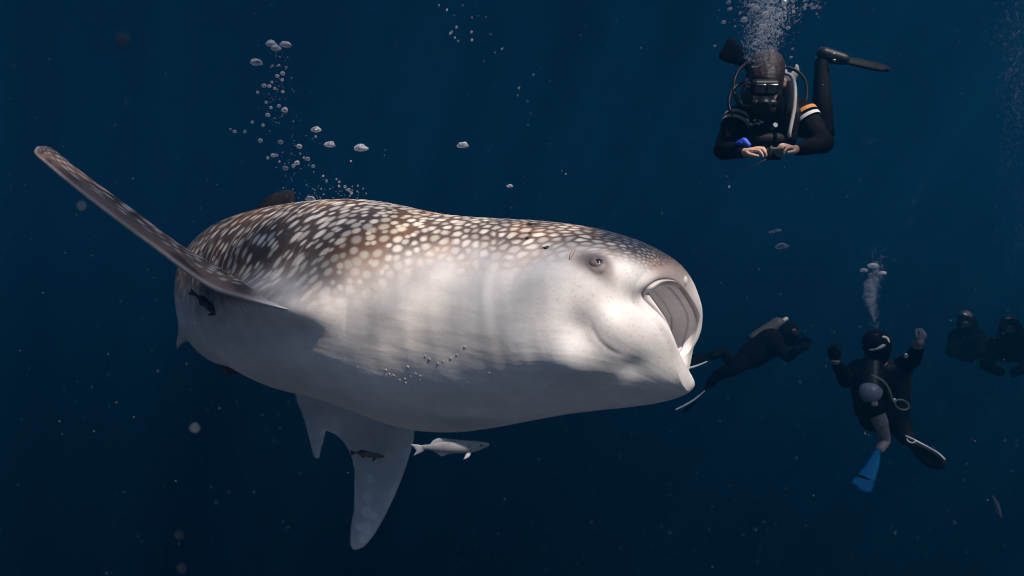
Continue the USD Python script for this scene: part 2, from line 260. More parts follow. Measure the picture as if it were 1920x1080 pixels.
fc = lerp(fc, WHITE * 0.92, 0.95 * sstep(S_ + 0.10 * X_, 1.16, 1.48)); fc = np.where(upper[..., None], fc, WHITE * 0.62)
k = len(tf); ids = np.arange(k * nc).reshape(k, nc); nxt = np.roll(ids, -1, axis=1); quad = np.stack([ids[:-1], nxt[:-1], nxt[1:], ids[1:]], -1).reshape(-1, 4)
fv = np.vstack([fin.reshape(-1, 3), fin[0].mean(0), fin[-1].mean(0)]); ff = np.vstack([quad[:, [0, 1, 2]], quad[:, [0, 2, 3]], np.stack([np.full(nc, k * nc), nxt[0], ids[0]], 1), np.stack([np.full(nc, k * nc + 1), ids[-1], nxt[-1]], 1)])
add_part(fv, ff, np.vstack([fc.reshape(-1, 3), fc[0, 0], WHITE]))

from shapely.geometry import Polygon, Point, LineString
from shapely import contains_xy, points as shp_points, distance as shp_distance
def plate(poly, h, curve=True):                              # a flat outline, triangulated: its points, its triangles, each point's distance from the rim
    poly = np.asarray(poly, float)
    if curve:
        q = np.vstack([poly, poly[:1]]); t = np.concatenate([[0], np.cumsum(np.linalg.norm(np.diff(q, axis=0), axis=1))])
        from scipy.interpolate import PchipInterpolator
        n = max(12, int(t[-1] / h)); poly = PchipInterpolator(t, q)(np.linspace(0, t[-1], n, endpoint=False))
    pg = Polygon(poly).buffer(0)
    pg = max(pg.geoms, key=lambda g: g.area) if hasattr(pg, 'geoms') else pg
    ring_ = np.array(LineString(pg.exterior.coords).segmentize(h).coords)[:-1]
    x0, y0, x1, y1 = pg.bounds; gx_, gy_ = np.meshgrid(np.arange(x0, x1, h), np.arange(y0, y1, h * 0.87)); gx_ = gx_ + (np.arange(gx_.shape[0]) % 2)[:, None] * h / 2
    inner_ = np.stack([gx_.ravel(), gy_.ravel()], 1); sh = pg.buffer(-0.45 * h)
    inner_ = inner_[contains_xy(sh, inner_[:, 0], inner_[:, 1])] if not sh.is_empty else inner_[:0]
    pts = np.vstack([ring_, inner_]); tr = Delaunay(pts).simplices; cen_ = pts[tr].mean(1); tr = tr[contains_xy(pg, cen_[:, 0], cen_[:, 1])]
    e0, e1 = pts[tr[:, 1]] - pts[tr[:, 0]], pts[tr[:, 2]] - pts[tr[:, 0]]; cr_ = e0[:, 0] * e1[:, 1] - e0[:, 1] * e1[:, 0]; tr = tr[abs(cr_) > 1e-12]; tr[cr_[abs(cr_) > 1e-12] < 0] = tr[cr_[abs(cr_) > 1e-12] < 0][:, ::-1]
    rim = shp_distance(shp_points(pts[:, 0], pts[:, 1]), pg.exterior); rim[:len(ring_)] = 0
    return pts, tr, rim, len(ring_)
def slab(poly, h, to3d, thick, reach, curve=True):           # a plate given a rounded thickness in space
    pts, tr, rim, nr = plate(poly, h, curve); p3 = to3d(pts); e = 1e-3 * (np.ptp(pts[:, 0]) + np.ptp(pts[:, 1]))
    nn = nrm(np.cross(to3d(pts + [e, 0]) - to3d(pts - [e, 0]), to3d(pts + [0, e]) - to3d(pts - [0, e])))
    t = (thick * np.sqrt(np.clip(rim / reach, 0, 1)))[:, None]
    n = len(pts); back = np.arange(n) + n; back[:nr] = np.arange(nr)
    used_back = p3 - nn * t; v = np.vstack([p3 + nn * t, used_back]); f = np.vstack([tr, back[tr[:, ::-1]]])
    keep = np.unique(f); re = np.full(2 * n, -1); re[keep] = np.arange(len(keep)); return v[keep], re[f], np.vstack([pts, pts])[keep], np.concatenate([rim, rim])[keep]
def fin_px(poly, depth, thick, reach, h=6):
    return slab(poly, h, lambda q: np.stack([(q[:, 0] - 960) / F * depth(q[:, 0], q[:, 1]), depth(q[:, 0], q[:, 1]), -(q[:, 1] - 540) / F * depth(q[:, 0], q[:, 1])], 1), thick, reach)
LOW = [(778, 780), (777, 815), (767, 857), (747, 913), (715, 980), (695, 1011), (677, 1028), (664, 1031), (656, 1020), (657, 990), (663, 953), (664, 887), (657, 853), (643, 828), (627, 814), (612, 808), (607, 827), (602, 843), (597, 860), (590, 858), (582, 833), (570, 787), (553, 735), (560, 705), (650, 735), (720, 760)]
lv, lf, lq, lr = fin_px(LOW, lambda u, v: 3.72 + (778 - u) / 220 * 0.42 + (v - 800) / 230 * 0.12, 0.032, 60)
ln = fb(lq[:, 0] * 0.03, lq[:, 1] * 0.03, lq[:, 0] * 0, 4, 101); ring2 = sum(np.exp(-((np.hypot(lq[:, 0] - x, lq[:, 1] - y) - r) / 3.0) ** 2) + 0.6 * np.exp(-(np.hypot(lq[:, 0] - x, lq[:, 1] - y) / (r * 0.8)) ** 2) for x, y, r in ((692, 958, 7), (689, 988, 8), (694, 928, 5), (700, 893, 5), (676, 985, 4), (705, 965, 4), (683, 1008, 4)))
lc = np.array([0.55, 0.56, 0.58]) * (0.8 + 0.4 * ln)[:, None]; lc = lerp(lc, lc * 1.6, np.clip(0.6 * ring2, 0, 1)); lc = lerp(lc, lc * 1.35, 0.6 * (1 - sstep(lr, 0, 10)) + 0.5 * sstep(lq[:, 1], 960, 1030))
add_part(lv, lf, np.clip(lc, 0, 0.8))
j90 = int(np.argmin(abs(PH - np.pi / 2))); back_line = body[:, j90]
b0, b1 = (back_line[np.argmin(abs(back_line[:, 1] - q) + 9 * (A[:, j90] < 0.8))] for q in (4.45, 5.15)); apex = P(519, 365, 4.95)
dv, df, dq, dr = slab([(-0.02, -0.25), (0.02, 0.05), (0.08, 0.5), (0.26, 0.90), (0.48, 1.0), (0.70, 0.95), (0.84, 0.65), (0.94, 0.25), (1.08, 0.02), (1.0, -0.25)], 0.04, lambda q: b0 + (b1 - b0) * q[:, :1] + (apex - 0.45 * b0 - 0.55 * b1) * q[:, 1:], 0.05, 0.3)
add_part(dv, df, np.tile(BROWN * 0.22, (len(dv), 1)))
pv_, pf_, pq_, pr_ = fin_px([(342, 560), (333, 590), (334, 620), (331, 640), (331, 656), (338, 648), (352, 640), (385, 655), (390, 610)], lambda u, v: 5.75 + (400 - u) / 60 * 0.15, 0.02, 14, 3)
add_part(pv_, pf_, np.tile(WHITE * 0.55, (len(pv_), 1)))
pv_, pf_, pq_, pr_ = fin_px([(405, 660), (412, 690), (428, 703), (446, 700), (450, 670)], lambda u, v: 5.5 + (u - 400) / 60 * 0.2, 0.02, 14, 3)
add_part(pv_, pf_, np.tile(BROWN, (len(pv_), 1)))
tv_, tf_, tq_, tr_ = slab([(0, 0.05), (0.35, 0.45), (0.75, 0.95), (0.85, 0.92), (0.62, 0.35), (0.5, 0.0), (0.58, -0.2), (0.66, -0.55), (0.58, -0.6), (0.3, -0.3), (0, -0.08)], 0.03, lambda q: P(446, 560, 9.15) + np.stack([-q[:, 0] * 0.30, q[:, 0] * 0.8, q[:, 1] * 0.75], 1), 0.04, 0.15)
add_part(tv_, tf_, np.tile(BROWN * 1.5, (len(tv_), 1)))
L['shark_skin'] = usdkit.material(stage, '/World/Looks/shark_skin', {
    'a': ('attribute', {'attribute': 'tint'}), 'c': ('texture_coordinate', {}), 'n': ('noise_texture', {'scale': 90.0, 'detail': 4.0}), 'n2': ('noise_texture', {'scale': 9.0, 'detail': 6.0, 'roughness': 0.65}),
    'r': ('rgb_ramp', {'ramp': [(0.3, (0.86, 0.84, 0.84)), (0.65, (1, 1, 1))]}), 'm': ('mix_color', {'blend_type': 'multiply', 'fac': 1.0}),
    'b': ('bump', {'strength': 0.14, 'distance': 0.004}), 'p': ('principled_bsdf', {'roughness': 0.5, 'specular_ior_level': 0.25})},
    [('c.object', 'n.vector'), ('c.object', 'n2.vector'), ('n2.fac', 'r.fac'), ('a.color', 'm.a'), ('r.color', 'm.b'), ('m.result', 'p.base_color'), ('n.fac', 'b.height'), ('b.normal', 'p.normal')], surface='p.BSDF')
shark = thing('whale_shark', 'huge spotted whale shark with pale belly and wide open mouth', 'whale shark')
off = np.cumsum([0] + [len(x) for x in parts_v[:-1]])
obj('body', (np.vstack(parts_v), np.vstack(parts_f)), 'shark_skin', shark, smooth=True, color=np.vstack(parts_c))
plain('eye_iris', (0.15, 0.12, 0.122), 0.3, 0.5, 0.25, 60.0); plain('eye_pupil', (0.012, 0.008, 0.008), 0.08, 0.6)
ex = nrm(np.cross([0, 0, 1.0], eye_n)); ey = np.cross(eye_n, ex); FR = np.stack([ex, ey, eye_n], 1)
e0 = eye_at + eye_n * 0.002
def lathe_at(prof, centre, seg=48):
    m = trimesh.creation.revolve(np.array(prof), sections=seg); return trimesh.Trimesh(np.asarray(m.vertices) * 0.84 @ FR.T + centre, m.faces, process=False)
eye = obj('eye', lathe_at([(0.0, -0.02), (0.038, -0.02), (0.040, -0.004), (0.0385, 0.004), (0.035, 0.010), (0.030, 0.0145), (0.0235, 0.018), (0.016, 0.0205), (0.008, 0.0215), (0.0, 0.022)], e0), 'eye_iris', shark, smooth=True)
obj('pupil', lathe_at([(0.0, 0.010), (0.0165, 0.010), (0.0168, 0.0188), (0.0130, 0.0216), (0.0, 0.0232)], e0 + ex * 0.004 - ey * 0.004), 'eye_pupil', eye, smooth=True)
kv = trimesh.creation.icosphere(3, 1.0); kp = np.array(kv.vertices) * [0.020, 0.016, 0.026]; kp = kp * (1 + 0.25 * (meshkit.fbm(kp * 60, 3, 5) - 0.5))[:, None]
plain('nasal_flap', (0.60, 0.54, 0.52), 0.5, 0.3, 0.1, 60.0)
obj('nostril_flap', trimesh.Trimesh(kp + P(1281, 527, 3.235), kv.faces, process=False), 'nasal_flap', shark, smooth=True)

def whale_point(u, v, lift=0.0):
    i = on_whale(u, v); return body[i] + NB[i] * lift, NB[i]
def frame(z, x_hint):                                        # columns x, y, z of a frame whose z is the given direction
    z = nrm(z); x = nrm(np.asarray(x_hint) - z * np.dot(x_hint, z)); return np.stack([x, np.cross(z, x), z], 1)
def moved(m, R, t): return trimesh.Trimesh(np.asarray(m.vertices) @ np.asarray(R).T + t, m.faces, process=False)
def ico(r, k=2, scale=(1, 1, 1)):
    m = trimesh.creation.icosphere(k, 1.0); m.vertices = np.asarray(m.vertices) * np.asarray(scale) * r; return m
def tube(pts, r, seg=10, n=None, smooth=True):               # a round hose along points
    pts = np.asarray(pts, float); t = np.linspace(0, 1, len(pts)); n = n or 10 * len(pts)
    q = CubicSpline(t, pts)(np.linspace(0, 1, n)) if smooth else pts
    n = len(q); tg = nrm(np.gradient(q, axis=0)); rr = np.interp(np.linspace(0, 1, n), np.linspace(0, 1, np.size(r)), np.atleast_1d(r))
    ref = np.array([0.3, 0.5, 0.8]); a = nrm(np.cross(tg, ref)); b = np.cross(tg, a); th = np.linspace(0, 2 * np.pi, seg, endpoint=False)
    v = q[:, None] + rr[:, None, None] * (np.cos(th)[None, :, None] * a[:, None] + np.sin(th)[None, :, None] * b[:, None])
    ids = np.arange(n * seg).reshape(n, seg); nx = np.roll(ids, -1, axis=1); qd = np.stack([ids[:-1], nx[:-1], nx[1:], ids[1:]], -1).reshape(-1, 4)
    f = np.vstack([qd[:, [0, 1, 2]], qd[:, [0, 2, 3]], np.stack([np.full(seg, n * seg), nx[0], ids[0]], 1), np.stack([np.full(seg, n * seg + 1), ids[-1], nx[-1]], 1)])
    m = trimesh.Trimesh(np.vstack([v.reshape(-1, 3), q[0], q[-1]]), f, process=False)
    return m if m.volume > 0 else trimesh.Trimesh(m.vertices, m.faces[:, ::-1], process=False)
def join(*ms): return trimesh.util.concatenate(list(ms))
def ball(p, r, seg=24): return m3.Manifold.sphere(r, seg).translate([float(x) for x in p])
def flesh(bones, edge=0.022, rounds=12):                     # one smooth skin over tapering bones ((point, radius), (point, radius)...)
    parts = [m3.Manifold.batch_hull([ball(p, r) for p, r in b]) for b in bones]
    m = m3.Manifold.batch_boolean(parts, m3.OpType.Add).refine_to_length(edge).to_mesh()
    t = trimesh.Trimesh(m.vert_properties[:, :3], m.tri_verts, process=True)
    trimesh.smoothing.filter_taubin(t, lamb=0.5, nu=0.51, iterations=rounds); return t
def rounded(sx, sy, sz, r):
    return m3.Manifold.batch_hull([ball((x, y, z), r, 16) for x in (-sx / 2 + r, sx / 2 - r) for y in (-sy / 2 + r, sy / 2 - r) for z in (-sz / 2 + r, sz / 2 - r)])
def from_m3(m):
    k = m.to_mesh(); return trimesh.Trimesh(k.vert_properties[:, :3], k.tri_verts, process=False)

# ---------------------------------------------------------------- fish
plain('pale_fish', (0.34, 0.335, 0.33), 0.4, 0.4, 0.18, 40.0); plain('dark_fish', (0.045, 0.05, 0.055), 0.5, 0.3, 0.25, 40.0); plain('fin_pale', (0.48, 0.47, 0.47), 0.5, 0.3, 0.15, 30.0); plain('fish_eye', (0.015, 0.015, 0.018), 0.1, 0.6)
plain('brown_fish', (0.16, 0.13, 0.12), 0.5, 0.3, 0.3, 40.0)
def fish(name, label, at, nose_dir, up, size, mats, cat='remora', head_up=0.0):
    t = thing(name, label, cat, at); x = nrm(nose_dir); y = nrm(np.cross(up, x)); R = np.stack([x, y, np.cross(x, y)], 1)
    st = np.array([(-0.36, 0.000, 0.030, 0.012), (-0.30, 0.000, 0.034, 0.018), (-0.15, 0.000, 0.062, 0.040), (0.05, 0.000, 0.084, 0.062), (0.22, 0.002, 0.080, 0.064), (0.34, 0.006, 0.064, 0.054), (0.43, 0.010 + head_up, 0.042, 0.042), (0.485, 0.010 + head_up * 1.6, 0.020, 0.024), (0.5, 0.008 + head_up * 1.7, 0.004, 0.006)])
    q = np.linspace(0, 1, 60); from scipy.interpolate import PchipInterpolator
    s = PchipInterpolator(np.linspace(0, 1, len(st)), st)(q); th = np.linspace(0, 2 * np.pi, 28, endpoint=False)
    v = np.stack([np.repeat(s[:, :1], 28, 1), s[:, 3:4] * np.cos(th), s[:, 1:2] + s[:, 2:3] * np.sin(th)], -1)
    k = 60; ids = np.arange(k * 28).reshape(k, 28); nx = np.roll(ids, -1, axis=1); qd = np.stack([ids[:-1], nx[:-1], nx[1:], ids[1:]], -1).reshape(-1, 4)
    f = np.vstack([qd[:, [0, 1, 2]], qd[:, [0, 2, 3]], np.stack([np.full(28, k * 28), nx[0], ids[0]], 1), np.stack([np.full(28, k * 28 + 1), ids[-1], nx[-1]], 1)])
    m = trimesh.Trimesh(np.vstack([v.reshape(-1, 3), v[0].mean(0), v[-1].mean(0)]), f, process=False)
    if m.volume < 0: m = trimesh.Trimesh(m.vertices, m.faces[:, ::-1], process=False)
    put = lambda mm: moved(trimesh.Trimesh(np.asarray(mm.vertices) * size, mm.faces, process=False), R, 0)
    b = obj('body', put(m), mats[0], t, smooth=True)
    for sd in (1, -1): obj('eye', put(moved(ico(0.016, 2, (1, 0.6, 1)), np.eye(3), np.array([0.40, sd * 0.040, 0.020 + head_up * 0.8]))), 'fish_eye', b, smooth=True)
    def flat(nm, poly, yoff=0.0, splay=0.0):
        w = slab(poly, 0.012, lambda p: np.stack([p[:, 0], yoff + splay * np.abs(p[:, 1] - poly[0][1]), p[:, 1]], 1), 0.006, 0.04); obj(nm, put(trimesh.Trimesh(w[0], w[1], process=False)), mats[1], t, smooth=True)
    flat('tail_fin', [(-0.33, 0.02), (-0.40, 0.03), (-0.52, 0.045), (-0.47, -0.02), (-0.455, -0.05), (-0.50, -0.12), (-0.40, -0.08), (-0.33, -0.02)])
    flat('dorsal_fin', [(-0.27, 0.03), (-0.20, 0.10), (-0.14, 0.118), (0.0, 0.105), (0.12, 0.08), (0.10, 0.05), (-0.2, 0.02)])
    flat('anal_fin', [(-0.26, -0.03), (-0.18, -0.085), (-0.12, -0.125), (-0.06, -0.10), (0.02, -0.075), (0.0, -0.04), (-0.2, -0.02)])
    for sd in (1, -1): flat('pectoral_fin', [(0.24, -0.05), (0.19, -0.09), (0.165, -0.14), (0.20, -0.135), (0.26, -0.09), (0.275, -0.05)], sd * 0.045, sd * 0.35)
    return t
fish('remora', 'pale silver remora swimming below the belly beside the hanging pectoral fin', P(845, 838, 3.3), [1.0, -0.10, 0.03], [0.02, -0.15, 1], 0.355, ('pale_fish', 'fin_pale'), head_up=0.012)
p_, n_ = whale_point(388, 572, 0.0)
fish('remora', 'dark slate remora clinging to the flank under the raised pectoral fin', P(388, 571, p_[1] - 0.07), [0.72, 0.10, -0.68], [0.68, -0.15, 0.72], 0.235, ('dark_fish', 'dark_fish'))
fish('remora', 'dark brown remora resting against the hanging pectoral fin', P(688, 852, 3.80), [1.0, -0.15, -0.12], [0.1, -0.25, 1.0], 0.19, ('brown_fish', 'dark_fish'))

# ---------------------------------------------------------------- small things on the skin
plain('louse', (0.022, 0.016, 0.016), 0.4, 0.4); plain('pink_parasite', (0.52, 0.36, 0.33), 0.4, 0.4)
def louse(u, v, r, label, stretch=1.6, tails=0):
    p, n = whale_point(u, v, 0.002); R = frame(n, [0.8, 0, 0.6]); m = moved(ico(r, 2, (stretch, 1, 0.55)), R, 0)
    t = thing('sea_louse', label, 'parasite', p); obj('shell', m, 'louse', t, smooth=True)
    for k in range(tails): obj('tail', tube([R @ [-r * 1.2, 0, r * 0.3], R @ [-r * (2 + k), r * (1 - 2 * k), r * 0.5], R @ [-r * 3.2, r * (2.2 - 3 * k), r * 0.4]], [r * 0.35, r * 0.1], 6), 'louse', t)
louse(1000, 421, 0.009, 'dark forked parasite near the top edge of the head', 2.0, 2)
louse(994, 437, 0.005, 'tiny brown parasite between the forked one and the round one'); louse(990, 447, 0.010, 'round dark parasite on a pale spot of the head', 1.1); louse(1024, 464, 0.008, 'dark crescent parasite on the white skin behind the eye', 1.5, 1)
p_, n_ = whale_point(1073, 477, 0.004)
t_ = obj('pink_parasite', tube([whale_point(1077, 469, .004)[0], whale_point(1074, 475, .006)[0], whale_point(1071, 481, .006)[0], whale_point(1069, 486, .003)[0]], [0.004, 0.0065, 0.005, 0.003], 8), 'pink_parasite', smooth=True); tag(t_, 'pink worm shaped parasite behind the eye of the whale shark', 'parasite')

# ---------------------------------------------------------------- bubbles
def bubble_mat(name, white, frost, gain=0.72):
    return usdkit.material(stage, f'/World/Looks/{name}', {'t': ('transparent_bsdf', {'color': (0.97, 0.98, 1.0)}), 'p': ('principled_bsdf', {'base_color': (0.50, 0.56, 0.62), 'roughness': 0.12, 'specular_ior_level': 1.0}),
        'c': ('texture_coordinate', {}), 'n': ('noise_texture', {'scale': 9.0, 'detail': 3.0}), 'lw': ('layer_weight', {'blend': white}), 'a': ('math', {'math_type': 'multiply_add', 'value2': gain, 'value3': frost, 'use_clamp': True}),
        'b': ('bump', {'strength': 0.5, 'distance': 0.01}), 'x': ('mix_closure', {})},
        [('c.generated', 'n.vector'), ('n.fac', 'b.height'), ('b.normal', 'p.normal'), ('lw.facing', 'a.value1'), ('a.value', 'x.fac'), ('t.BSDF', 'x.closure1'), ('p.BSDF', 'x.closure2')], surface='x.closure')
L['bubble'] = bubble_mat('bubble', 0.5, 0.06); L['faint_bubble'] = bubble_mat('faint_bubble', 0.5, 0.0, 0.22); L['foam'] = bubble_mat('foam', 0.5, 0.22)
rb = np.random.default_rng(11)
def bubble_mesh(r, cap, k=2):                                # rising air: a wobbly ball, flattened into a cap when large
    m = ico(1.0, k); v = np.array(m.vertices); s = rb.uniform(0, 50)
    v = v * (1 + 0.55 * (meshkit.fbm(v * 1.8 + s, 3, 3) - 0.5) * (0.5 + cap))[:, None]
    v[:, 2] *= 1 - 0.15 * cap; v[:, 2] = np.where(v[:, 2] < 0, v[:, 2] * (1 - 0.75 * cap), v[:, 2]); v[:, 0] *= 1 + 0.15 * cap
    return trimesh.Trimesh(v * r, m.faces, process=False)
def bubble(u, v, d, rpx, cap, label, group, mat='bubble', k=2):
    r = rpx / F * d; m = bubble_mesh(r, cap, k); t = trimesh.Trimesh(np.asarray(m.vertices) + P(u, v, d), m.faces, process=False)
    return tag(obj('air_bubble', t, mat, smooth=True), label, 'bubble', group)
STREAM = [(520, 143, 5), (530, 138, 6), (529, 150, 4), (510, 154, 3.5), (495, 161, 6), (505, 162, 5), (515, 166, 4), (530, 172, 4), (483, 173, 4), (499, 192, 4), (523, 199, 5), (508, 202, 4), (534, 207, 8), (502, 216, 6), (473, 229, 4), (493, 235, 4), (440, 247, 5), (432, 242, 3), (459, 247, 4), (488, 264, 6), (526, 267, 7), (561, 275, 7), (512, 292, 6), (502, 296, 4), (519, 291, 4), (570, 296, 3.5), (577, 298, 6), (557, 306, 7), (550, 311, 5), (587, 312, 5), (535, 316, 7), (658, 302, 3), (606, 330, 3), (612, 339, 3.5), (636, 341, 3), (631, 336, 2.5), (647, 350, 4), (654, 356, 4.5), (659, 362, 4), (592, 256, 3), (523, 122, 3), (511, 123, 3), (537, 126, 3), (524, 303, 2.5), (547, 288, 2.5), (563, 288, 2.5), (596, 240, 4)]
SL, SG = 'small silvery air bubble in the rising stream above the back of the whale shark', 'bubbles rising above the whale shark'
for u, v, r in STREAM: bubble(u, v, rb.uniform(3.5, 4.1), r * 0.72, 0.4 if r > 4.5 else 0.1, SL, SG)
for u, v, r, lab in ((509, 84, 9, 'large double bubble at the very top of the stream over the whale shark'), (517, 92, 8, 'round bubble tucked under the top double bubble of the stream'), (536, 85, 9, 'large flattened bubble beside the top double bubble'), (481, 119, 9.5, 'wide cap shaped bubble out to the side below the top of the stream'), (592, 245, 8, 'knobbly bubble alone above the middle of the stream bend'), (618, 273, 9, 'cap shaped bubble next to the widest cap of the stream'), (676, 280, 11, 'widest cap shaped bubble of the stream over the back'), (582, 374, 8, 'bubble touching the highest part of the back'), (868, 274, 9.5, 'ring shaped bubble alone in open water above the head'), (956, 350, 5, 'small flat bubble alone between the head and the ring shaped bubble')):
    bubble(u, v, 3.7, r, 0.9, lab, None, k=3)
for u, v, r in ((847, 60, 4), (844, 63, 3), (856, 51, 3.5), (853, 71, 3), (859, 77, 3.5), (884, 60, 3.5), (885, 75, 3.5), (941, 92, 2.5), (928, 99, 2.5), (973, 165, 3.5), (971, 179, 3), (989, 190, 3), (1000, 140, 4), (838, 19, 3), (907, 115, 2.5), (823, 10, 2.5), (868, 10, 2), (885, 33, 2.5), (911, 32, 2), (920, 64, 3), (990, 234, 2), (1030, 270, 2), (1054, 321, 2.2), (1061, 326, 2.2), (1367, 350, 3)):
    bubble(u, v, rb.uniform(3.8, 4.6), r * 0.7, 0.1, 'tiny bright bubble drifting in open water above the head', 'scattered tiny bubbles above the head')
BEL = [(796, 668, 4), (804, 674, 5), (822, 682, 4), (844, 673, 4), (856, 665, 4), (765, 688, 5), (780, 700, 4), (787, 705, 4), (787, 712, 4.5), (758, 711, 5), (750, 713, 3.5), (760, 718, 5), (724, 693, 4), (731, 701, 3.5), (738, 704, 4), (735, 708, 2.5), (722, 701, 2.5), (775, 733, 5), (671, 689, 3), (917, 700, 3.5), (876, 717, 3), (872, 651, 4), (830, 677, 2.5), (800, 724, 3), (770, 706, 2.5)]
plain('blister', (0.52, 0.50, 0.50), 0.3, 0.6)
for u, v, r in BEL:
    p, n = whale_point(u, v, 0.001); R = frame(n, [1, 0, 0]); m = moved(ico(r / F * 1.9, 2, (1, 1, 0.28)), R, p); tag(obj('skin_bubble', m, 'blister', smooth=True), 'small air bubble stuck to the pale belly of the whale shark', 'bubble', 'air bubbles stuck to the belly')
# breath of the divers
DL, DG = 'bright air bubble in the breath above the diver with the camera', 'breath bubbles above the diver with the camera'
for k in range(110):
    h = rb.uniform(0, 1) ** 0.8; v = 98 - 115 * h; u = 1440 - 10 * h + rb.normal(0, 14 + 24 * h); bubble(u, v, rb.uniform(4.25, 4.9), 0.8 + 2.2 * rb.uniform(0, 1) ** 3.0 + 0.7 * h, 0.3, DL, DG, k=1)
for u, v, r in ((1418, 17, 6), (1434, 26, 5), (1446, 18, 5), (1395, 38, 6), (1431, 50, 6), (1452, 2, 7), (1478, 53, 4), (1462, 63, 3.5), (1410, 11, 4), (1368, 18, 4), (1357, 42, 4), (1471, 5, 5), (1440, 3, 6), (1486, 92, 2.5), (1483, 108, 3), (1340, 87, 3), (1366, 5, 4)):
    bubble(u, v, rb.uniform(4.3, 4.7), r, 0.6, DL, DG)
for k in range(34): bubble(1520 + rb.normal(0, 11), 12 + rb.normal(0, 7), rb.uniform(5.2, 5.6), rb.uniform(0.9, 2.6), 0.3, 'air bubble in the small burst beside the breath of the diver with the camera', 'small burst of bubbles near the surface', k=1)
def fizz(name, label, centre, spread, d, n, rpx, mat='foam', lean=0.0):
    ms = []; base = ico(1.0, 0)
    for k in range(n):
        t = float(np.clip(rb.normal(0, 0.55), -1.5, 1.5)); u = centre[0] + rb.normal(0, spread[0]) * (0.75 - 0.40 * t) + lean * t + 0.5 * spread[0] * math.sin(2.6 * t + centre[0]); v = centre[1] + t * spread[1]; dd = d + rb.normal(0, 0.12 * d / 5)
        ms.append(np.asarray(base.vertices) * rb.uniform(*rpx) / F * dd + P(u, v, dd))
    nv = len(base.vertices); f = np.concatenate([base.faces + i * nv for i in range(n)])
    return tag(obj(name, (np.concatenate(ms), f), mat, smooth=True), label, 'bubbles', None, 'stuff')
def specks(label, pts):
    ms = []; base = ico(1.0, 1)
    for u, v, d, r in pts: ms.append(np.asarray(base.vertices) * r / F * d + P(u, v, d))
    return tag(obj('bubble_cloud', (np.concatenate(ms), np.concatenate([base.faces + i * len(base.vertices) for i in range(len(ms))])), 'bubble', smooth=True), label, 'bubbles', None, 'stuff')
sp_ = []
for k in range(150):
    v = rb.uniform(90, 372); w = 18 + 60 * (v / 372) ** 2; sp_.append((515 + 55 * (v / 372) ** 2 + rb.normal(0, w * 0.5), v, rb.uniform(3.5, 4.2), rb.uniform(0.4, 1.25)))
for k in range(40): sp_.append((rb.uniform(590, 690), rb.uniform(345, 372), rb.uniform(3.6, 3.9), rb.uniform(0.6, 1.6)))
specks('fine bubbles mixed into the stream above the back of the whale shark', sp_)
fizz('bubble_cloud', 'fine fizz of breath above the diver with the camera', (1428, 30), (32, 64), 4.6, 2600, (0.4, 1.15))
fizz('bubble_cloud', 'fine fizz over the head of the diver with the camera', (1442, 92), (15, 30), 4.60, 420, (0.4, 1.0))
fizz('bubble_cloud', 'faint tall curtain of fine bubbles at the edge of the water', (1905, 120), (34, 190), 8.0, 1500, (0.25, 0.75), lean=-10)
fizz('bubble_cloud', 'faint lower tail of the bubble curtain above the far divers', (1912, 400), (22, 120), 8.5, 420, (0.25, 0.7))
fizz('bubble_cloud', 'breath plume of the diver with blue fins', (1638, 545), (10, 55), 7.0, 900, (0.3, 0.9))
for u, v, r, lab in ((1637, 500, 8, 'domed bubble heading the breath plume of the diver with blue fins'), (1655, 513, 6, 'knobbly bubble just beneath the domed bubble of the far plume'), (1620, 508, 6, 'dim bubble beside the domed bubble of the far plume'), (1447, 436, 5, 'faint thin cap bubble floating alone, the one with a smaller bubble beside it'), (1459, 433, 5, 'small bubble beside the faint thin cap bubble'), (1466, 464, 10, 'faint broad cap bubble below the small pair in open water')):
    bubble(u, v, 7.0, r, 0.9, lab, None, 'faint_bubble' if u < 1500 else 'bubble', 3)
# specks in the water
plain('speck', (0.62, 0.60, 0.58), 0.6, 0.2); plain('dark_speck', (0.01, 0.01, 0.012), 0.6, 0.2); plain('brown_speck', (0.45, 0.24, 0.14), 0.6, 0.2)
for u, v, d, mm, mat, lab in ((365, 803, 0.42, 2.2, 'speck', 'pale drifting speck under the rear of the whale shark'), (153, 386, 0.40, 1.2, 'speck', 'pale drifting speck below the raised fin'), (230, 78, 0.33, 4.4, 'dark_speck', 'dark drifting speck in open water above the raised fin'), (340, 1066, 0.40, 0.9, 'speck', 'dim drifting speck at the lower edge of the water'), (336, 1003, 0.40, 0.8, 'speck', 'dim drifting speck just above the lowest one'), (1202, 90, 3.0, 5, 'brown_speck', 'orange brown drifting speck in open water near the camera diver'), (525, 803, 2.6, 3, 'speck', 'tiny drifting speck beside the lowest fin tip')):
    m = ico(mm / 2000 * (1.6 if mat == 'brown_speck' else 1.0), 2, (0.5, 0.5, 1.1) if mat == 'brown_speck' else (1, 1, 1)); tag(obj('plankton', trimesh.Trimesh(np.asarray(m.vertices) + P(u, v, d), m.faces, process=False), mat, smooth=True), lab, 'speck')
ms, base = [], ico(1.0, 0)
for k in range(1300):
    d = rb.uniform(1.2, 9.0); ms.append(np.asarray(base.vertices) * rb.uniform(0.25, 0.75) / F * d + P(rb.uniform(-60, 1980), rb.uniform(-60, 1140), d))
tag(obj('marine_snow', (np.concatenate(ms), np.concatenate([base.faces + i * 12 for i in range(1300)])), 'speck', smooth=True), 'fine pale particles drifting everywhere in the water', 'particles', None, 'stuff')

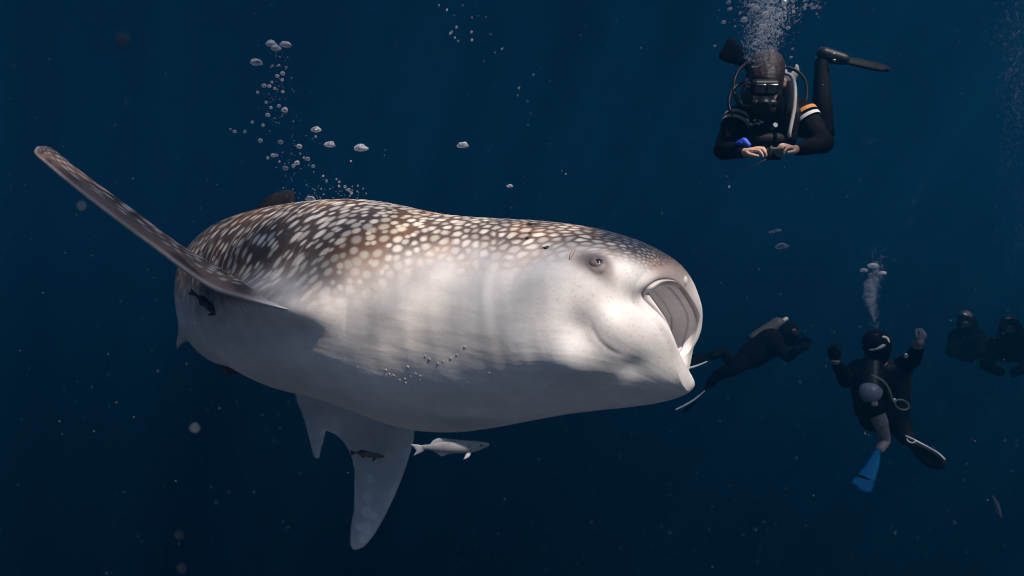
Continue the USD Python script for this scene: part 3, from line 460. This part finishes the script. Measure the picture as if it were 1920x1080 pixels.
# ---------------------------------------------------------------- divers
plain('skin', (0.50, 0.30, 0.22), 0.5, 0.4, 0.12, 60.0); plain('tan_skin', (0.12, 0.065, 0.05), 0.5, 0.3, 0.2, 50.0); plain('neoprene', (0.004, 0.004, 0.005), 0.75, 0.06, 0.4, 30.0); plain('rubber', (0.008, 0.008, 0.009), 0.45, 0.25); plain('vest', (0.008, 0.007, 0.008), 0.6, 0.18, 0.3, 25.0)
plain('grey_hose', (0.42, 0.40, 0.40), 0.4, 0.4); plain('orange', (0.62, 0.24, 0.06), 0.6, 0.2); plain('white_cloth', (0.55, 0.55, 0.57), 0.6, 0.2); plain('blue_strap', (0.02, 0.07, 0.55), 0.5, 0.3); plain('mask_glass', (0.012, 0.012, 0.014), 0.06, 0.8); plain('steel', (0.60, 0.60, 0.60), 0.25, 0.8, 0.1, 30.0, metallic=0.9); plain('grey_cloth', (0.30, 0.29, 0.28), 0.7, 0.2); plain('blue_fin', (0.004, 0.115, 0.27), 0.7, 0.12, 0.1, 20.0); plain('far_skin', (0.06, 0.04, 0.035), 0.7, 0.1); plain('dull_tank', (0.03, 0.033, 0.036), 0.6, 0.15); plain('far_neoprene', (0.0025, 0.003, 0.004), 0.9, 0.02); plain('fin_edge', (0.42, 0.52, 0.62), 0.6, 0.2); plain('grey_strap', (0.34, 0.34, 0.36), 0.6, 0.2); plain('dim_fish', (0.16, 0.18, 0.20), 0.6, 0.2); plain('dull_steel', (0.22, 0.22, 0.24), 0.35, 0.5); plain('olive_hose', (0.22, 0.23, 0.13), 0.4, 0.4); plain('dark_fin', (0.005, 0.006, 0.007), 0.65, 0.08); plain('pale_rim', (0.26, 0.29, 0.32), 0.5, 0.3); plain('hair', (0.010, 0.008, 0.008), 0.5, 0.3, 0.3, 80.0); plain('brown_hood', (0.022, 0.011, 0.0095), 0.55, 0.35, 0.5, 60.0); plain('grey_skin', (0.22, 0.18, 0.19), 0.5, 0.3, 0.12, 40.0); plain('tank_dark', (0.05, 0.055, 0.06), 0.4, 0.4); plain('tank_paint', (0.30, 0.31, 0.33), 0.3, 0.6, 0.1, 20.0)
def hand_bones(wrist, d, n, thumb, size=1.0, curl=(0.5, 0.8, 0.6), spread=0.16):
    """palm, four unequal fingers and a thumb; d points from the wrist to the knuckles, n out of the back of the hand, thumb to the thumb's side"""
    d = nrm(d); n = nrm(np.asarray(n) - d * np.dot(n, d)); s = np.cross(n, d); s = s if np.dot(s, thumb) > 0 else -s; w = np.asarray(wrist); z = size; out = []
    kn = [w + d * (0.088 * z - 0.006 * z * abs(k - 1)) + s * (0.030 - 0.021 * k) * z for k in range(4)]
    out.append([(w, 0.024 * z), (kn[0] - d * 0.012 * z, 0.0125 * z), (kn[3] - d * 0.012 * z, 0.0115 * z)]); out.append([(w, 0.022 * z), (kn[1] - d * 0.010 * z, 0.0125 * z), (kn[2] - d * 0.010 * z, 0.0125 * z)])
    for k, ln in enumerate((0.072, 0.080, 0.075, 0.058)):
        p, a, r = kn[k], 0.0, 0.0098 - 0.0008 * (k == 3); sp = s * (1.5 - k) * spread * 0.4
        for j, (fr, cv) in enumerate(zip((0.46, 0.31, 0.23), curl)):
            a += cv * (1 + 0.06 * k); dirn = nrm(d * math.cos(a) - n * math.sin(a) + sp); q = p + dirn * ln * fr * z; out.append([(p, r * z), (q, (r - 0.001) * z)]); p, r = q, r - 0.001
    b = w + d * 0.026 * z + s * 0.022 * z; q1 = b + nrm(d * 0.7 + s * 0.75 - n * 0.25) * 0.040 * z; q2 = q1 + nrm(d * 0.95 + s * 0.10 - n * 0.45) * 0.032 * z; q3 = q2 + nrm(d * 0.9 - s * 0.15 - n * 0.5) * 0.024 * z
    out += [[(b, 0.015 * z), (q1, 0.0115 * z)], [(q1, 0.0112 * z), (q2, 0.0102 * z)], [(q2, 0.010 * z), (q3, 0.0085 * z)]]
    return out
def blade(name, poly, frame_at, mat, parent, thick=0.012, h=0.03, reach=0.05):   # a swim fin: outline (along, across) in metres
    o, a, b = frame_at; a = nrm(a); b = nrm(np.asarray(b) - a * np.dot(a, b)); c = np.cross(a, b)
    w = slab(poly, h, lambda q: o + q[:, :1] * a + q[:, 1:] * b + (0.10 * q[:, :1] ** 2) * c, thick, reach); return obj(name, trimesh.Trimesh(w[0], w[1], process=False), mat, parent, smooth=True)
FINP = [(-0.02, 0.05), (0.12, 0.055), (0.25, 0.075), (0.42, 0.10), (0.60, 0.112), (0.63, 0.06), (0.615, 0.0), (0.63, -0.06), (0.60, -0.112), (0.42, -0.10), (0.25, -0.075), (0.12, -0.055), (-0.02, -0.05)]
O = P(1440, 215, 5.0)
def rel(t): return [(np.asarray(p) - O, r) for p, r in t]
def J(u, v, d, r): return (P(u, v, d) - O, r)
def here(u, v, d): return P(u, v, d) - O
d1 = thing('diver', 'person in black wetsuit facing the whale shark and holding a small camera', 'person', O)
head = [J(1436, 129, 4.84, 0.110), J(1436, 150, 4.74, 0.096), J(1434, 178, 4.70, 0.075)]
hl = hand_bones(here(1489, 281, 4.52), here(1466, 268, 4.44) - here(1489, 281, 4.52), [0.15, -0.45, 0.9], [-0.3, -1, -0.2], 0.98, (0.45, 0.75, 0.55))
hr = hand_bones(here(1398, 286, 4.52), here(1424, 278, 4.44) - here(1398, 286, 4.52), [-0.1, -0.5, 0.9], [0.5, -1, -0.3], 1.02, (0.35, 0.7, 0.5))
arm_l = [[J(1503, 213, 4.96, 0.07), J(1541, 268, 4.86, 0.045)], [J(1541, 268, 4.86, 0.042), J(1489, 281, 4.53, 0.026)]]
arm_r = [[J(1384, 222, 4.96, 0.07), J(1360, 282, 4.86, 0.045)], [J(1360, 282, 4.86, 0.042), J(1398, 286, 4.53, 0.026)]]
core = [[J(1440, 195, 4.86, 0.06), J(1440, 210, 5.0, 0.12)], [J(1503, 213, 4.96, 0.07), J(1384, 222, 4.96, 0.07), J(1442, 225, 5.1, 0.12)], [J(1442, 225, 5.1, 0.13), J(1455, 220, 5.55, 0.12)]]
leg_l = [[J(1482, 225, 5.55, 0.09), J(1546, 248, 5.78, 0.055)], [J(1546, 248, 5.78, 0.052), J(1540, 112, 5.86, 0.040)]]
leg_r = [[J(1425, 225, 5.55, 0.09), J(1412, 245, 5.85, 0.055)], [J(1412, 245, 5.85, 0.052), J(1412, 128, 5.95, 0.040)]]
foot_l, foot_r = [[J(1540, 106, 5.86, 0.045), J(1584, 112, 5.84, 0.03)]], [[J(1412, 122, 5.95, 0.045), J(1385, 108, 5.95, 0.03)]]
bd = flesh([head, [J(1434, 178, 4.70, 0.072), J(1436, 190, 4.72, 0.05)], [J(1440, 160, 4.8, 0.07), J(1440, 200, 4.9, 0.065)], [J(1434, 163, 4.635, 0.016), J(1434, 171, 4.622, 0.02)], [J(1470, 152, 4.78, 0.018), J(1469, 160, 4.78, 0.016)], [J(1403, 152, 4.78, 0.018), J(1404, 160, 4.78, 0.016)]] + arm_l + arm_r + core + leg_l + leg_r + foot_l + foot_r + hl + hr, 0.0075, 6)
body1 = obj('body', bd, 'skin', d1, smooth=True)
grow = lambda bones, k: [[(p, r + k) for p, r in b] for b in bones]
suit = flesh(grow(core, 0.02) + [[J(1503, 213, 4.96, 0.092), J(1543, 268, 4.86, 0.070)], [J(1543, 268, 4.86, 0.070), J(1497, 281, 4.56, 0.038)], [J(1384, 222, 4.96, 0.092), J(1358, 280, 4.86, 0.068)], [J(1358, 280, 4.86, 0.068), J(1393, 286, 4.56, 0.038)]] + [[J(1482, 225, 5.55, 0.11), J(1546, 248, 5.78, 0.075)], [J(1546, 248, 5.78, 0.075), J(1541, 190, 5.84, 0.070), J(1540, 118, 5.86, 0.052)], [J(1425, 225, 5.55, 0.11), J(1412, 245, 5.85, 0.075)], [J(1412, 245, 5.85, 0.075), J(1412, 128, 5.95, 0.052)]], 0.02, 8)
sv = np.array(suit.vertices); suit.vertices = sv + 0.012 * (meshkit.fbm(sv * 9, 3, 7) - 0.5)[:, None] * np.array(suit.vertex_normals)
obj('wetsuit', suit, 'neoprene', d1, smooth=True)
hd_ = flesh([[J(1437, 128, 4.83, 0.119), J(1437, 144, 4.735, 0.104), J(1437, 153, 4.70, 0.098), J(1437, 168, 4.84, 0.105)], [J(1419, 172, 4.74, 0.045), J(1425, 200, 4.74, 0.05), J(1440, 204, 4.76, 0.05)], [J(1452, 150, 4.74, 0.045), J(1448, 168, 4.72, 0.05)]], 0.008, 6)
hv = np.array(hd_.vertices); hd_.vertices = hv + (0.010 * (meshkit.fbm(hv * 45, 3, 17) - 0.5) * sstep(hv[:, 2], 0.05, 0.16))[:, None] * np.array(hd_.vertex_normals)
obj('hood', hd_, 'brown_hood', d1, smooth=True)
for k, (s_, r0) in enumerate(((-1, 0.058), (1, 0.058))):
    pass
mf = from_m3(rounded(0.18, 0.075, 0.10, 0.03)); Rm = frame(nrm([0, -0.55, -0.84]), [1, 0, 0]); Rm2 = np.stack([[1, 0, 0], nrm([0, 0.75, 0.45]), np.cross([1, 0, 0], nrm([0, 0.75, 0.45]))], 1)
mk = obj('mask', moved(mf, Rm2, here(1434, 164, 4.605)), 'rubber', d1, smooth=True)
for s_ in (-0.038, 0.038): obj('lens', moved(from_m3(rounded(0.062, 0.012, 0.058, 0.005)), Rm2, here(1434, 164, 4.605) + Rm2 @ [s_, -0.036, 0.002]), 'mask_glass', mk, smooth=30)
obj('strap', tube([here(1405, 158, 4.68), here(1402, 148, 4.82), here(1410, 140, 4.97)], 0.010, 6), 'rubber', mk, smooth=True); obj('strap', tube([here(1463, 158, 4.68), here(1468, 148, 4.82), here(1462, 140, 4.97)], 0.010, 6), 'rubber', mk, smooth=True)
rg_ = obj('regulator', flesh([[J(1433, 192, 4.60, 0.040), J(1433, 196, 4.575, 0.042)], [J(1416, 194, 4.61, 0.026), J(1450, 194, 4.61, 0.026)], [J(1433, 186, 4.64, 0.024), J(1433, 192, 4.60, 0.03)]], 0.012, 6), 'rubber', d1, smooth=True)
obj('purge_cover', moved(trimesh.creation.cylinder(0.028, 0.008, sections=28), Rm, here(1433, 197, 4.530)), 'vest', rg_)
vest = obj('vest', flesh([[J(1480, 165, 5.02, 0.05), J(1487, 215, 4.90, 0.055), J(1480, 258, 4.94, 0.05)], [J(1398, 185, 5.02, 0.05), J(1396, 220, 4.92, 0.05), J(1410, 258, 4.94, 0.05)], [J(1410, 262, 4.96, 0.05), J(1480, 262, 4.96, 0.05)], [J(1440, 180, 5.2, 0.12), J(1450, 200, 5.5, 0.12)]], 0.02, 6), 'vest', d1, smooth=True)
tk_ = obj('tank', flesh([[J(1452, 140, 5.16, 0.088), J(1462, 165, 5.7, 0.088)]], 0.025, 4), 'tank_paint', d1, smooth=True)
vl = trimesh.creation.cylinder(0.028, 0.10, sections=20); obj('valve', moved(vl, frame(here(1452, 140, 5.10) - here(1462, 165, 5.7), [1, 0, 0]), here(1450, 132, 5.02)), 'steel', tk_)
w = slab([(1485, 165), (1478, 150), (1482, 138), (1488, 130), (1493, 120), (1498, 125), (1499, 137), (1493, 148), (1490, 160)], 2.0, lambda q: np.stack([(q[:, 0] - 960) / F * 5.1, 5.1 + 0 * q[:, 0], -(q[:, 1] - 540) / F * 5.1], 1) - O, 0.012, 4)
obj('tank_band', trimesh.Trimesh(w[0], w[1], process=False), 'grey_cloth', d1, smooth=True)
obj('hose', tube([here(1462, 108, 4.98), here(1469, 128, 4.94), here(1468, 138, 4.92), here(1480, 140, 4.86), here(1489, 155, 4.84), here(1491, 180, 4.80), here(1488, 210, 4.78), here(1482, 240, 4.78), here(1480, 256, 4.80)], 0.0125, 10), 'grey_hose', d1, smooth=True)
for pts in ([(1412, 112, 5.05), (1395, 122, 5.0), (1380, 142, 4.95), (1376, 165, 4.92), (1380, 185, 4.9), (1386, 198, 4.86)], [(1412, 145, 5.05), (1396, 153, 4.95), (1380, 162, 4.9), (1369, 178, 4.88), (1367, 198, 4.86), (1374, 214, 4.84)], [(1470, 127, 5.05), (1488, 130, 5.02), (1502, 140, 5.0), (1511, 155, 4.98), (1513, 178, 4.96), (1506, 200, 4.94)], [(1416, 196, 4.60), (1398, 200, 4.66), (1388, 190, 4.74), (1390, 170, 4.84), (1404, 150, 5.0)]):
    obj('hose', tube([here(*p) for p in pts], 0.0105, 8), 'rubber', d1, smooth=True)
def band(c0, c1, r, t0, t1, mat, nm):                        # a stripe sewn round the upper arm
    a, b = here(*c0), here(*c1); ax = nrm(b - a); m = trimesh.creation.annulus(r, r + 0.005, np.linalg.norm(b - a) * (t1 - t0), sections=40); R = frame(ax, [0, 1, 0]); obj(nm, moved(m, R, a + (b - a) * (t0 + t1) / 2), mat, d1, smooth=40)
A0, A1 = (1503, 213, 4.96), (1543, 268, 4.86)
band(A0, A1, 0.0945, 0.02, 0.12, 'orange', 'sleeve_stripe'); band(A0, A1, 0.0925, 0.20, 0.29, 'white_cloth', 'sleeve_stripe'); B0, B1 = (1384, 222, 4.96), (1358, 280, 4.86); band(B0, B1, 0.0925, 0.02, 0.10, 'grey_cloth', 'sleeve_stripe'); band(B0, B1, 0.0915, 0.18, 0.27, 'grey_cloth', 'sleeve_stripe')
obj('wrist_strap', flesh([[J(1384, 269, 4.60, 0.018), J(1395, 265, 4.56, 0.024), J(1404, 272, 4.54, 0.014)], [J(1378, 270, 4.62, 0.008), J(1390, 268, 4.56, 0.016)]], 0.008, 3), 'blue_strap', d1, smooth=True)
obj('torch', moved(from_m3(m3.Manifold.cylinder(0.05, 0.014, 0.016, 24)), frame([0.15, -0.95, 0.2], [1, 0, 0]), here(1447, 240, 4.84)), 'steel', d1, smooth=40)
for k in range(9): obj('buckle', moved(from_m3(rounded(0.022, 0.010, 0.014, 0.004)), frame(nrm([rb.uniform(-.6, .6), 0.3, 1]), [1, 0, 0]), here(1402 + 3.3 * k, 228 + rb.uniform(-5, 6), 4.86)), 'steel' if k % 2 else 'white_cloth', d1, smooth=30)
for s_, (o_, a_, ht) in enumerate(((here(1568, 108, 5.84), here(1668, 133, 5.80) - here(1568, 108, 5.84), [0.1, 0.45, 0.85]), (here(1406, 122, 5.95), here(1355, 87, 5.85) - here(1406, 122, 5.95), [0.45, 0.35, -0.8]))):
    L_ = np.linalg.norm(a_); fn = blade('swim_fin', [(p * L_ / 0.63, q * (0.85 if s_ else 0.95 - 1.05 * p)) for p, q in FINP], (o_, a_, ht), 'dark_fin', d1, 0.012); ft = flesh([[(o_ - nrm(a_) * 0.10, 0.060), (o_ + nrm(a_) * 0.06, 0.045)]], 0.02, 4); obj('foot_pocket', ft, 'rubber', fn, smooth=True)
obj('buckle', moved(ico(0.012, 2, (1, 1, .6)), np.eye(3), here(1563, 101, 5.76)), 'steel', d1, smooth=True); obj('buckle', moved(ico(0.015, 2, (1, 1, .6)), np.eye(3), here(1564, 113, 5.76)), 'steel', d1, smooth=True)
cm = thing('camera', 'small black underwater camera held in both hands of the diver', 'camera', P(1452, 288, 4.42)); obj('housing', from_m3(rounded(0.085, 0.06, 0.072, 0.012)), 'rubber', cm, smooth=30); obj('lens', moved(trimesh.creation.cylinder(0.024, 0.05, sections=28), frame([0, -1, -0.1], [1, 0, 0]), np.array([0.0, -0.045, -0.004])), 'mask_glass', cm, smooth=40); obj('button', moved(trimesh.creation.cylinder(0.008, 0.012, sections=16), np.eye(3), np.array([-0.02, 0, 0.04])), 'steel', cm); obj('lanyard', tube([np.array([-0.035, 0, -0.03]), np.array([-0.10, -0.01, -0.06]), np.array([-0.17, 0, -0.10])], 0.003, 6), 'rubber', cm, smooth=True)

# the diver seen from behind, with one blue fin
KF = 1.16
_J, _here = J, here
def J(u, v, d, r): return _J(u, v, d * KF, r * KF)
def here(u, v, d): return _here(u, v, d * KF)
O = P(1650, 715, 6.3 * KF)
d2 = thing('diver', 'person seen from behind in black with silver tank end and blue fin', 'person', O)
hd2 = [[J(1643, 644, 6.2, 0.105), J(1646, 652, 6.1, 0.088)], [J(1645, 660, 6.22, 0.06), J(1647, 680, 6.28, 0.07)]]
ar2 = [[J(1610, 692, 6.3, 0.075), J(1586, 712, 6.2, 0.055)], [J(1586, 712, 6.2, 0.052), J(1566, 678, 6.05, 0.036)], [J(1688, 690, 6.3, 0.075), J(1712, 672, 6.1, 0.055)], [J(1712, 672, 6.1, 0.052), J(1724, 642, 5.95, 0.034)]]
to2 = [[J(1612, 695, 6.3, 0.08), J(1690, 695, 6.3, 0.08), J(1650, 730, 6.3, 0.15)], [J(1650, 730, 6.3, 0.15), J(1652, 782, 6.3, 0.13)]]
th2 = [[J(1636, 785, 6.28, 0.10), J(1640, 765, 5.95, 0.072)], [J(1676, 785, 6.28, 0.10), J(1690, 800, 6.0, 0.075), J(1700, 822, 5.9, 0.05)]]
calf = [[J(1640, 762, 5.93, 0.058), J(1650, 790, 5.95, 0.062)], [J(1650, 790, 5.95, 0.060), J(1661, 826, 6.0, 0.040)]]
h2a = hand_bones(here(1566, 678, 6.05), [-0.35, -0.2, 0.9], [-0.7, -0.6, -0.2], [0.7, -0.5, 0.2], 1.05, (0.2, 0.35, 0.3)); h2b = hand_bones(here(1724, 642, 5.95), [0.25, -0.2, 0.9], [0.3, -0.9, 0.1], [-1, -0.1, 0.2], 1.05, (0.7, 1.1, 0.8))
obj('body', flesh(hd2 + ar2 + to2 + th2 + calf + [[J(1661, 826, 6.0, 0.04), J(1650, 842, 5.95, 0.035)], [J(1700, 822, 5.9, 0.045), J(1712, 835, 5.88, 0.035)]] + h2a + h2b, 0.010, 6), 'grey_skin', d2, smooth=True)
obj('wetsuit', flesh(grow(h2a, 0.004) + [[J(1570, 685, 6.08, 0.046), J(1566, 678, 6.05, 0.036)]] + grow(to2, 0.015) + grow(ar2[:1] + ar2[2:3], 0.015) + [[J(1586, 712, 6.2, 0.066), J(1570, 685, 6.08, 0.046)], [J(1712, 672, 6.1, 0.066), J(1721, 652, 6.0, 0.046)]] + grow(th2, 0.014), 0.025, 6), 'neoprene', d2, smooth=True)
obj('hair', flesh([[J(1643, 643, 6.19, 0.116), J(1646, 653, 6.09, 0.104), J(1646, 668, 6.2, 0.085)]], 0.02, 5), 'far_neoprene', d2, smooth=True)
mk2 = obj('mask_strap', tube([here(1630, 656, 6.02), here(1642, 655, 5.985), here(1653, 650, 5.99), here(1663, 642, 6.05), here(1661, 634, 6.06), here(1655, 633, 6.05)], [0.007, 0.010, 0.016, 0.026, 0.018, 0.01], 10), 'grey_strap', d2, smooth=True)
obj('vest', flesh([[J(1610, 705, 6.22, 0.08), J(1690, 700, 6.22, 0.08), J(1690, 770, 6.26, 0.07), J(1618, 770, 6.26, 0.07)]], 0.03, 6), 'vest', d2, smooth=True)
tk2 = obj('tank', flesh([[J(1636, 680, 6.12, 0.088), J(1634, 728, 6.0, 0.090)]], 0.02, 4), 'rubber', d2, smooth=True); obj('tank_end', flesh([[J(1633, 733, 5.985, 0.0895), J(1632, 737, 5.96, 0.086)]], 0.015, 3), 'dull_steel', tk2, smooth=True); obj('valve', moved(trimesh.creation.cylinder(0.025, 0.08, sections=18), np.eye(3), here(1637, 662, 6.12)), 'steel', tk2)
obj('hose', tube([here(1634, 704, 5.98), here(1648, 710, 5.95), here(1662, 722, 5.95), here(1671, 742, 5.95), here(1676, 752, 5.95)], 0.012, 8), 'olive_hose', d2, smooth=True)
th_ = np.linspace(0, 2 * np.pi, 24); obj('hose_loop', tube([here(1691 + 13 * math.cos(a) , 759 + 9 * math.sin(a) + 3 * math.cos(a), 5.95) for a in th_], 0.009, 8, 80), 'olive_hose', d2, smooth=True)
obj('gauge', moved(ico(0.022, 2, (1, .6, 1)), np.eye(3), here(1677, 751, 5.93)), 'steel', d2, smooth=True); obj('gauge', moved(ico(0.024, 2, (1, .6, 1)), np.eye(3), here(1699, 667, 6.0)), 'steel', d2, smooth=True)
def fin_at(poly, d, mat, parent, thick=0.012, h=5): 
    w = slab(poly, h, lambda q: np.stack([(q[:, 0] - 960) / F * d(q), d(q), -(q[:, 1] - 540) / F * d(q)], 1) - O, thick, 10); return obj('swim_fin', trimesh.Trimesh(w[0], w[1], process=False), mat, parent, smooth=True)
bf = fin_at([(1640, 842), (1652, 844), (1651, 860), (1646, 885), (1640, 905), (1632, 926), (1622, 925), (1608, 916), (1595, 905), (1602, 895), (1615, 880), (1628, 862)], lambda q: KF * 5.9 - (q[:, 1] - 840) * 0.003 * KF, 'blue_fin', d2); obj('fin_band', tube([here(1605, 889, 5.73), here(1620, 895, 5.72), (here(1641, 905, 5.71))], 0.008, 6), 'dark_fin', bf, smooth=True)
bf = fin_at([(1697, 818), (1712, 822), (1735, 836), (1760, 850), (1776, 868), (1768, 880), (1745, 878), (1722, 860), (1704, 838)], lambda q: KF * 5.85 - (q[:, 0] - 1700) * 0.002 * KF, 'dark_fin', d2); obj('fin_rim', tube([here(1698, 818, 5.84), here(1712, 824, 5.80), here(1735, 836, 5.76), here(1756, 848, 5.72), here(1771, 862, 5.69)], 0.010, 6), 'pale_rim', bf, smooth=True); obj('fin_strap', tube([here(1700, 822, 5.80), here(1708, 830, 5.78), here(1716, 828, 5.77), (here(1708, 822, 5.79))], 0.007, 6), 'pale_rim', bf, smooth=True)

J, here = _J, _here
# the far divers
def far_diver(label, d, joints, tank, mask, fins, hands=(), vest=True, skin='far_skin', rim_mat='far_neoprene'):
    global O
    d = d * 1.3
    flesh_ = lambda b, *a: flesh([[(p, r * 1.3) for p, r in x] for x in b], *a)
    O = P(*joints['hip'][:2], d); t = thing('diver', label, 'person', O); j = {k: here(q[0], q[1], d + (q[2] if len(q) > 2 else 0)) for k, q in joints.items()}
    hd = [[(j['head'], 0.105), (j['head'] + nrm(j['face']-j['head']) * 0.05, 0.085)], [(j['head'], 0.07), (j['neck'], 0.06)]]
    core_ = [[(j['sh_a'], 0.08), (j['sh_b'], 0.08), (j['neck'] * 0.6 + j['hip'] * 0.4, 0.15)], [(j['neck'] * 0.6 + j['hip'] * 0.4, 0.15), (j['hip'], 0.13)]]
    limbs = []
    for s in 'ab':
        limbs += [[(j['sh_' + s], 0.07), (j['el_' + s], 0.052)], [(j['el_' + s], 0.05), (j['wr_' + s], 0.034)], [(j['hip'], 0.10), (j['kn_' + s], 0.07)], [(j['kn_' + s], 0.066), (j['an_' + s], 0.045)]]
    hb = []
    for s in 'ab':
        d_ = j['wr_' + s] - j['el_' + s]; hb += hand_bones(j['wr_' + s], d_, np.cross(d_, [0.3, 0.2, 1]), [0, -1, 0.3], 1.05, (0.3, 0.5, 0.4))
    feet = [[(j['an_' + s], 0.045), (j['an_' + s] + nrm(j['toe_' + s] - j['an_' + s]) * 0.16, 0.035)] for s in 'ab']
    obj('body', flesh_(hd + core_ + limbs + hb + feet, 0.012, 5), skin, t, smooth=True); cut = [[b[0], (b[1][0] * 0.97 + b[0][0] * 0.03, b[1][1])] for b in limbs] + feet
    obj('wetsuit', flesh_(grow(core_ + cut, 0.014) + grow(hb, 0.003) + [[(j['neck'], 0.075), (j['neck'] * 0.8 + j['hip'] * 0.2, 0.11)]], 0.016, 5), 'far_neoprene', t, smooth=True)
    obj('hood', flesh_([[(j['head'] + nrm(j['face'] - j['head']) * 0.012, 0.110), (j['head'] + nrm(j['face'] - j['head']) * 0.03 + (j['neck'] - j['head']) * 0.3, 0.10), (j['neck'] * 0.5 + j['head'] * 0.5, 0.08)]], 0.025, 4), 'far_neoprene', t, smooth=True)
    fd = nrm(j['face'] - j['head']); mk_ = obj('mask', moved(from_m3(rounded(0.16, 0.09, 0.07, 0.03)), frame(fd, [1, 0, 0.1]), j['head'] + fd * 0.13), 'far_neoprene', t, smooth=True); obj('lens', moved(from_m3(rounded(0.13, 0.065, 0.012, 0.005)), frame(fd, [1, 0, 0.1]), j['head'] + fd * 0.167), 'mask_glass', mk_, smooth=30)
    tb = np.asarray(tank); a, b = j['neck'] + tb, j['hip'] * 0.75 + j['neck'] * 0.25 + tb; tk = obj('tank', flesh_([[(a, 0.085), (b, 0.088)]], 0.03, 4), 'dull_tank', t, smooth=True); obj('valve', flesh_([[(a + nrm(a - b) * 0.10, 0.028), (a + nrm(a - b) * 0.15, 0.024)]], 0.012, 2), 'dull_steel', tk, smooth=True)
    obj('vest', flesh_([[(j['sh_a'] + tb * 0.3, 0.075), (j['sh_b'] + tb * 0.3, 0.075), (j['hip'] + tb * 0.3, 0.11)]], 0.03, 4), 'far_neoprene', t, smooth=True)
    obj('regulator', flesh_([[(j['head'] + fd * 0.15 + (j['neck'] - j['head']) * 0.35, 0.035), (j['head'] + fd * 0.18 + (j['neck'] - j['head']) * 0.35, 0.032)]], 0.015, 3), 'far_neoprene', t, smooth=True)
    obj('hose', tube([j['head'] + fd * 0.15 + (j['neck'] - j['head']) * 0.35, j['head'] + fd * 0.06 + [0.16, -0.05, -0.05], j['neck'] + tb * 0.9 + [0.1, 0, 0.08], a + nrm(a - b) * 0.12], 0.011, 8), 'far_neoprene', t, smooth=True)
    for s in 'ab':
        fn = blade('swim_fin', FINP, (j['an_' + s] + nrm(j['toe_' + s] - j['an_' + s]) * 0.08, j['toe_' + s] - j['an_' + s], fins[s]), 'far_neoprene', t); e = j['an_' + s]; ax = nrm(j['toe_' + s] - e); sd = nrm(np.asarray(fins[s]) - ax * np.dot(ax, fins[s]))
        for q in (1,): obj('fin_rim', tube([e + ax * (0.08 + p) + sd * w_ * q + np.cross(ax, sd) * 0.40 * p ** 2 for p, w_ in ((0.2, 0.068), (0.36, 0.095), (0.5, 0.108), (0.68, 0.113))], [0.008, 0.014, 0.016, 0.010], 6), rim_mat, fn, smooth=True)
    return t, j
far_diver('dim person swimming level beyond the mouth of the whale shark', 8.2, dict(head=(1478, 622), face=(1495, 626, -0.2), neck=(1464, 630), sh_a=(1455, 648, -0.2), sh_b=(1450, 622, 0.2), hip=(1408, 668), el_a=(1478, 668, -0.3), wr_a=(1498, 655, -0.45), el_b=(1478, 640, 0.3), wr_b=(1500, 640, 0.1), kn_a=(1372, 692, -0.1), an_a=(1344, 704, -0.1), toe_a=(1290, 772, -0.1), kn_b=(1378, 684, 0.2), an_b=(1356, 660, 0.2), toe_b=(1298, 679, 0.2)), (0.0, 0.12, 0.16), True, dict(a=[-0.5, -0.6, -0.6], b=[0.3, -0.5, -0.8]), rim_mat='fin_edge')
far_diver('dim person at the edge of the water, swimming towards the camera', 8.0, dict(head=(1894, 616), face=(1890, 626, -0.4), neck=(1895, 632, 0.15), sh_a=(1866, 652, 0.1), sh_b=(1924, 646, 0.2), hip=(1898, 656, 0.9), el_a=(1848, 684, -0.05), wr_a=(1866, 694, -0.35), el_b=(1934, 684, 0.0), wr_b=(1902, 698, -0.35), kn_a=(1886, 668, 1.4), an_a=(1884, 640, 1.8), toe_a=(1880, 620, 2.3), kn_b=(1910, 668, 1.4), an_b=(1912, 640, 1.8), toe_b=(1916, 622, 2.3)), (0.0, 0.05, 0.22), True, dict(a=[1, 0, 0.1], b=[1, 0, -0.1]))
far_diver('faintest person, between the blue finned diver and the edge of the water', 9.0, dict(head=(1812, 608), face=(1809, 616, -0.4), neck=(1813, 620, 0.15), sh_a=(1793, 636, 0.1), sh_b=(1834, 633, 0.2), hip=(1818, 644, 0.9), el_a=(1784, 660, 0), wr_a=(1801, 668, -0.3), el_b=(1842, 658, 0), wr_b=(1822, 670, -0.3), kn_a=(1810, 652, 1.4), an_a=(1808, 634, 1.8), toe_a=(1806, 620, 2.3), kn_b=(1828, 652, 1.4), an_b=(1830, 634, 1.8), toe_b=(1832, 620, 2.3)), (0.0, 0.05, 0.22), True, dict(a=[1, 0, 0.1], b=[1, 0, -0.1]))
O = np.zeros(3)
fish('small_fish', 'tiny pale fish heading down in the dark water far below the divers', P(1870, 950, 7.5), [0.25, -0.1, -0.95], [0.8, -0.4, 0.2], 0.24, ('dim_fish', 'dim_fish'), cat='fish')
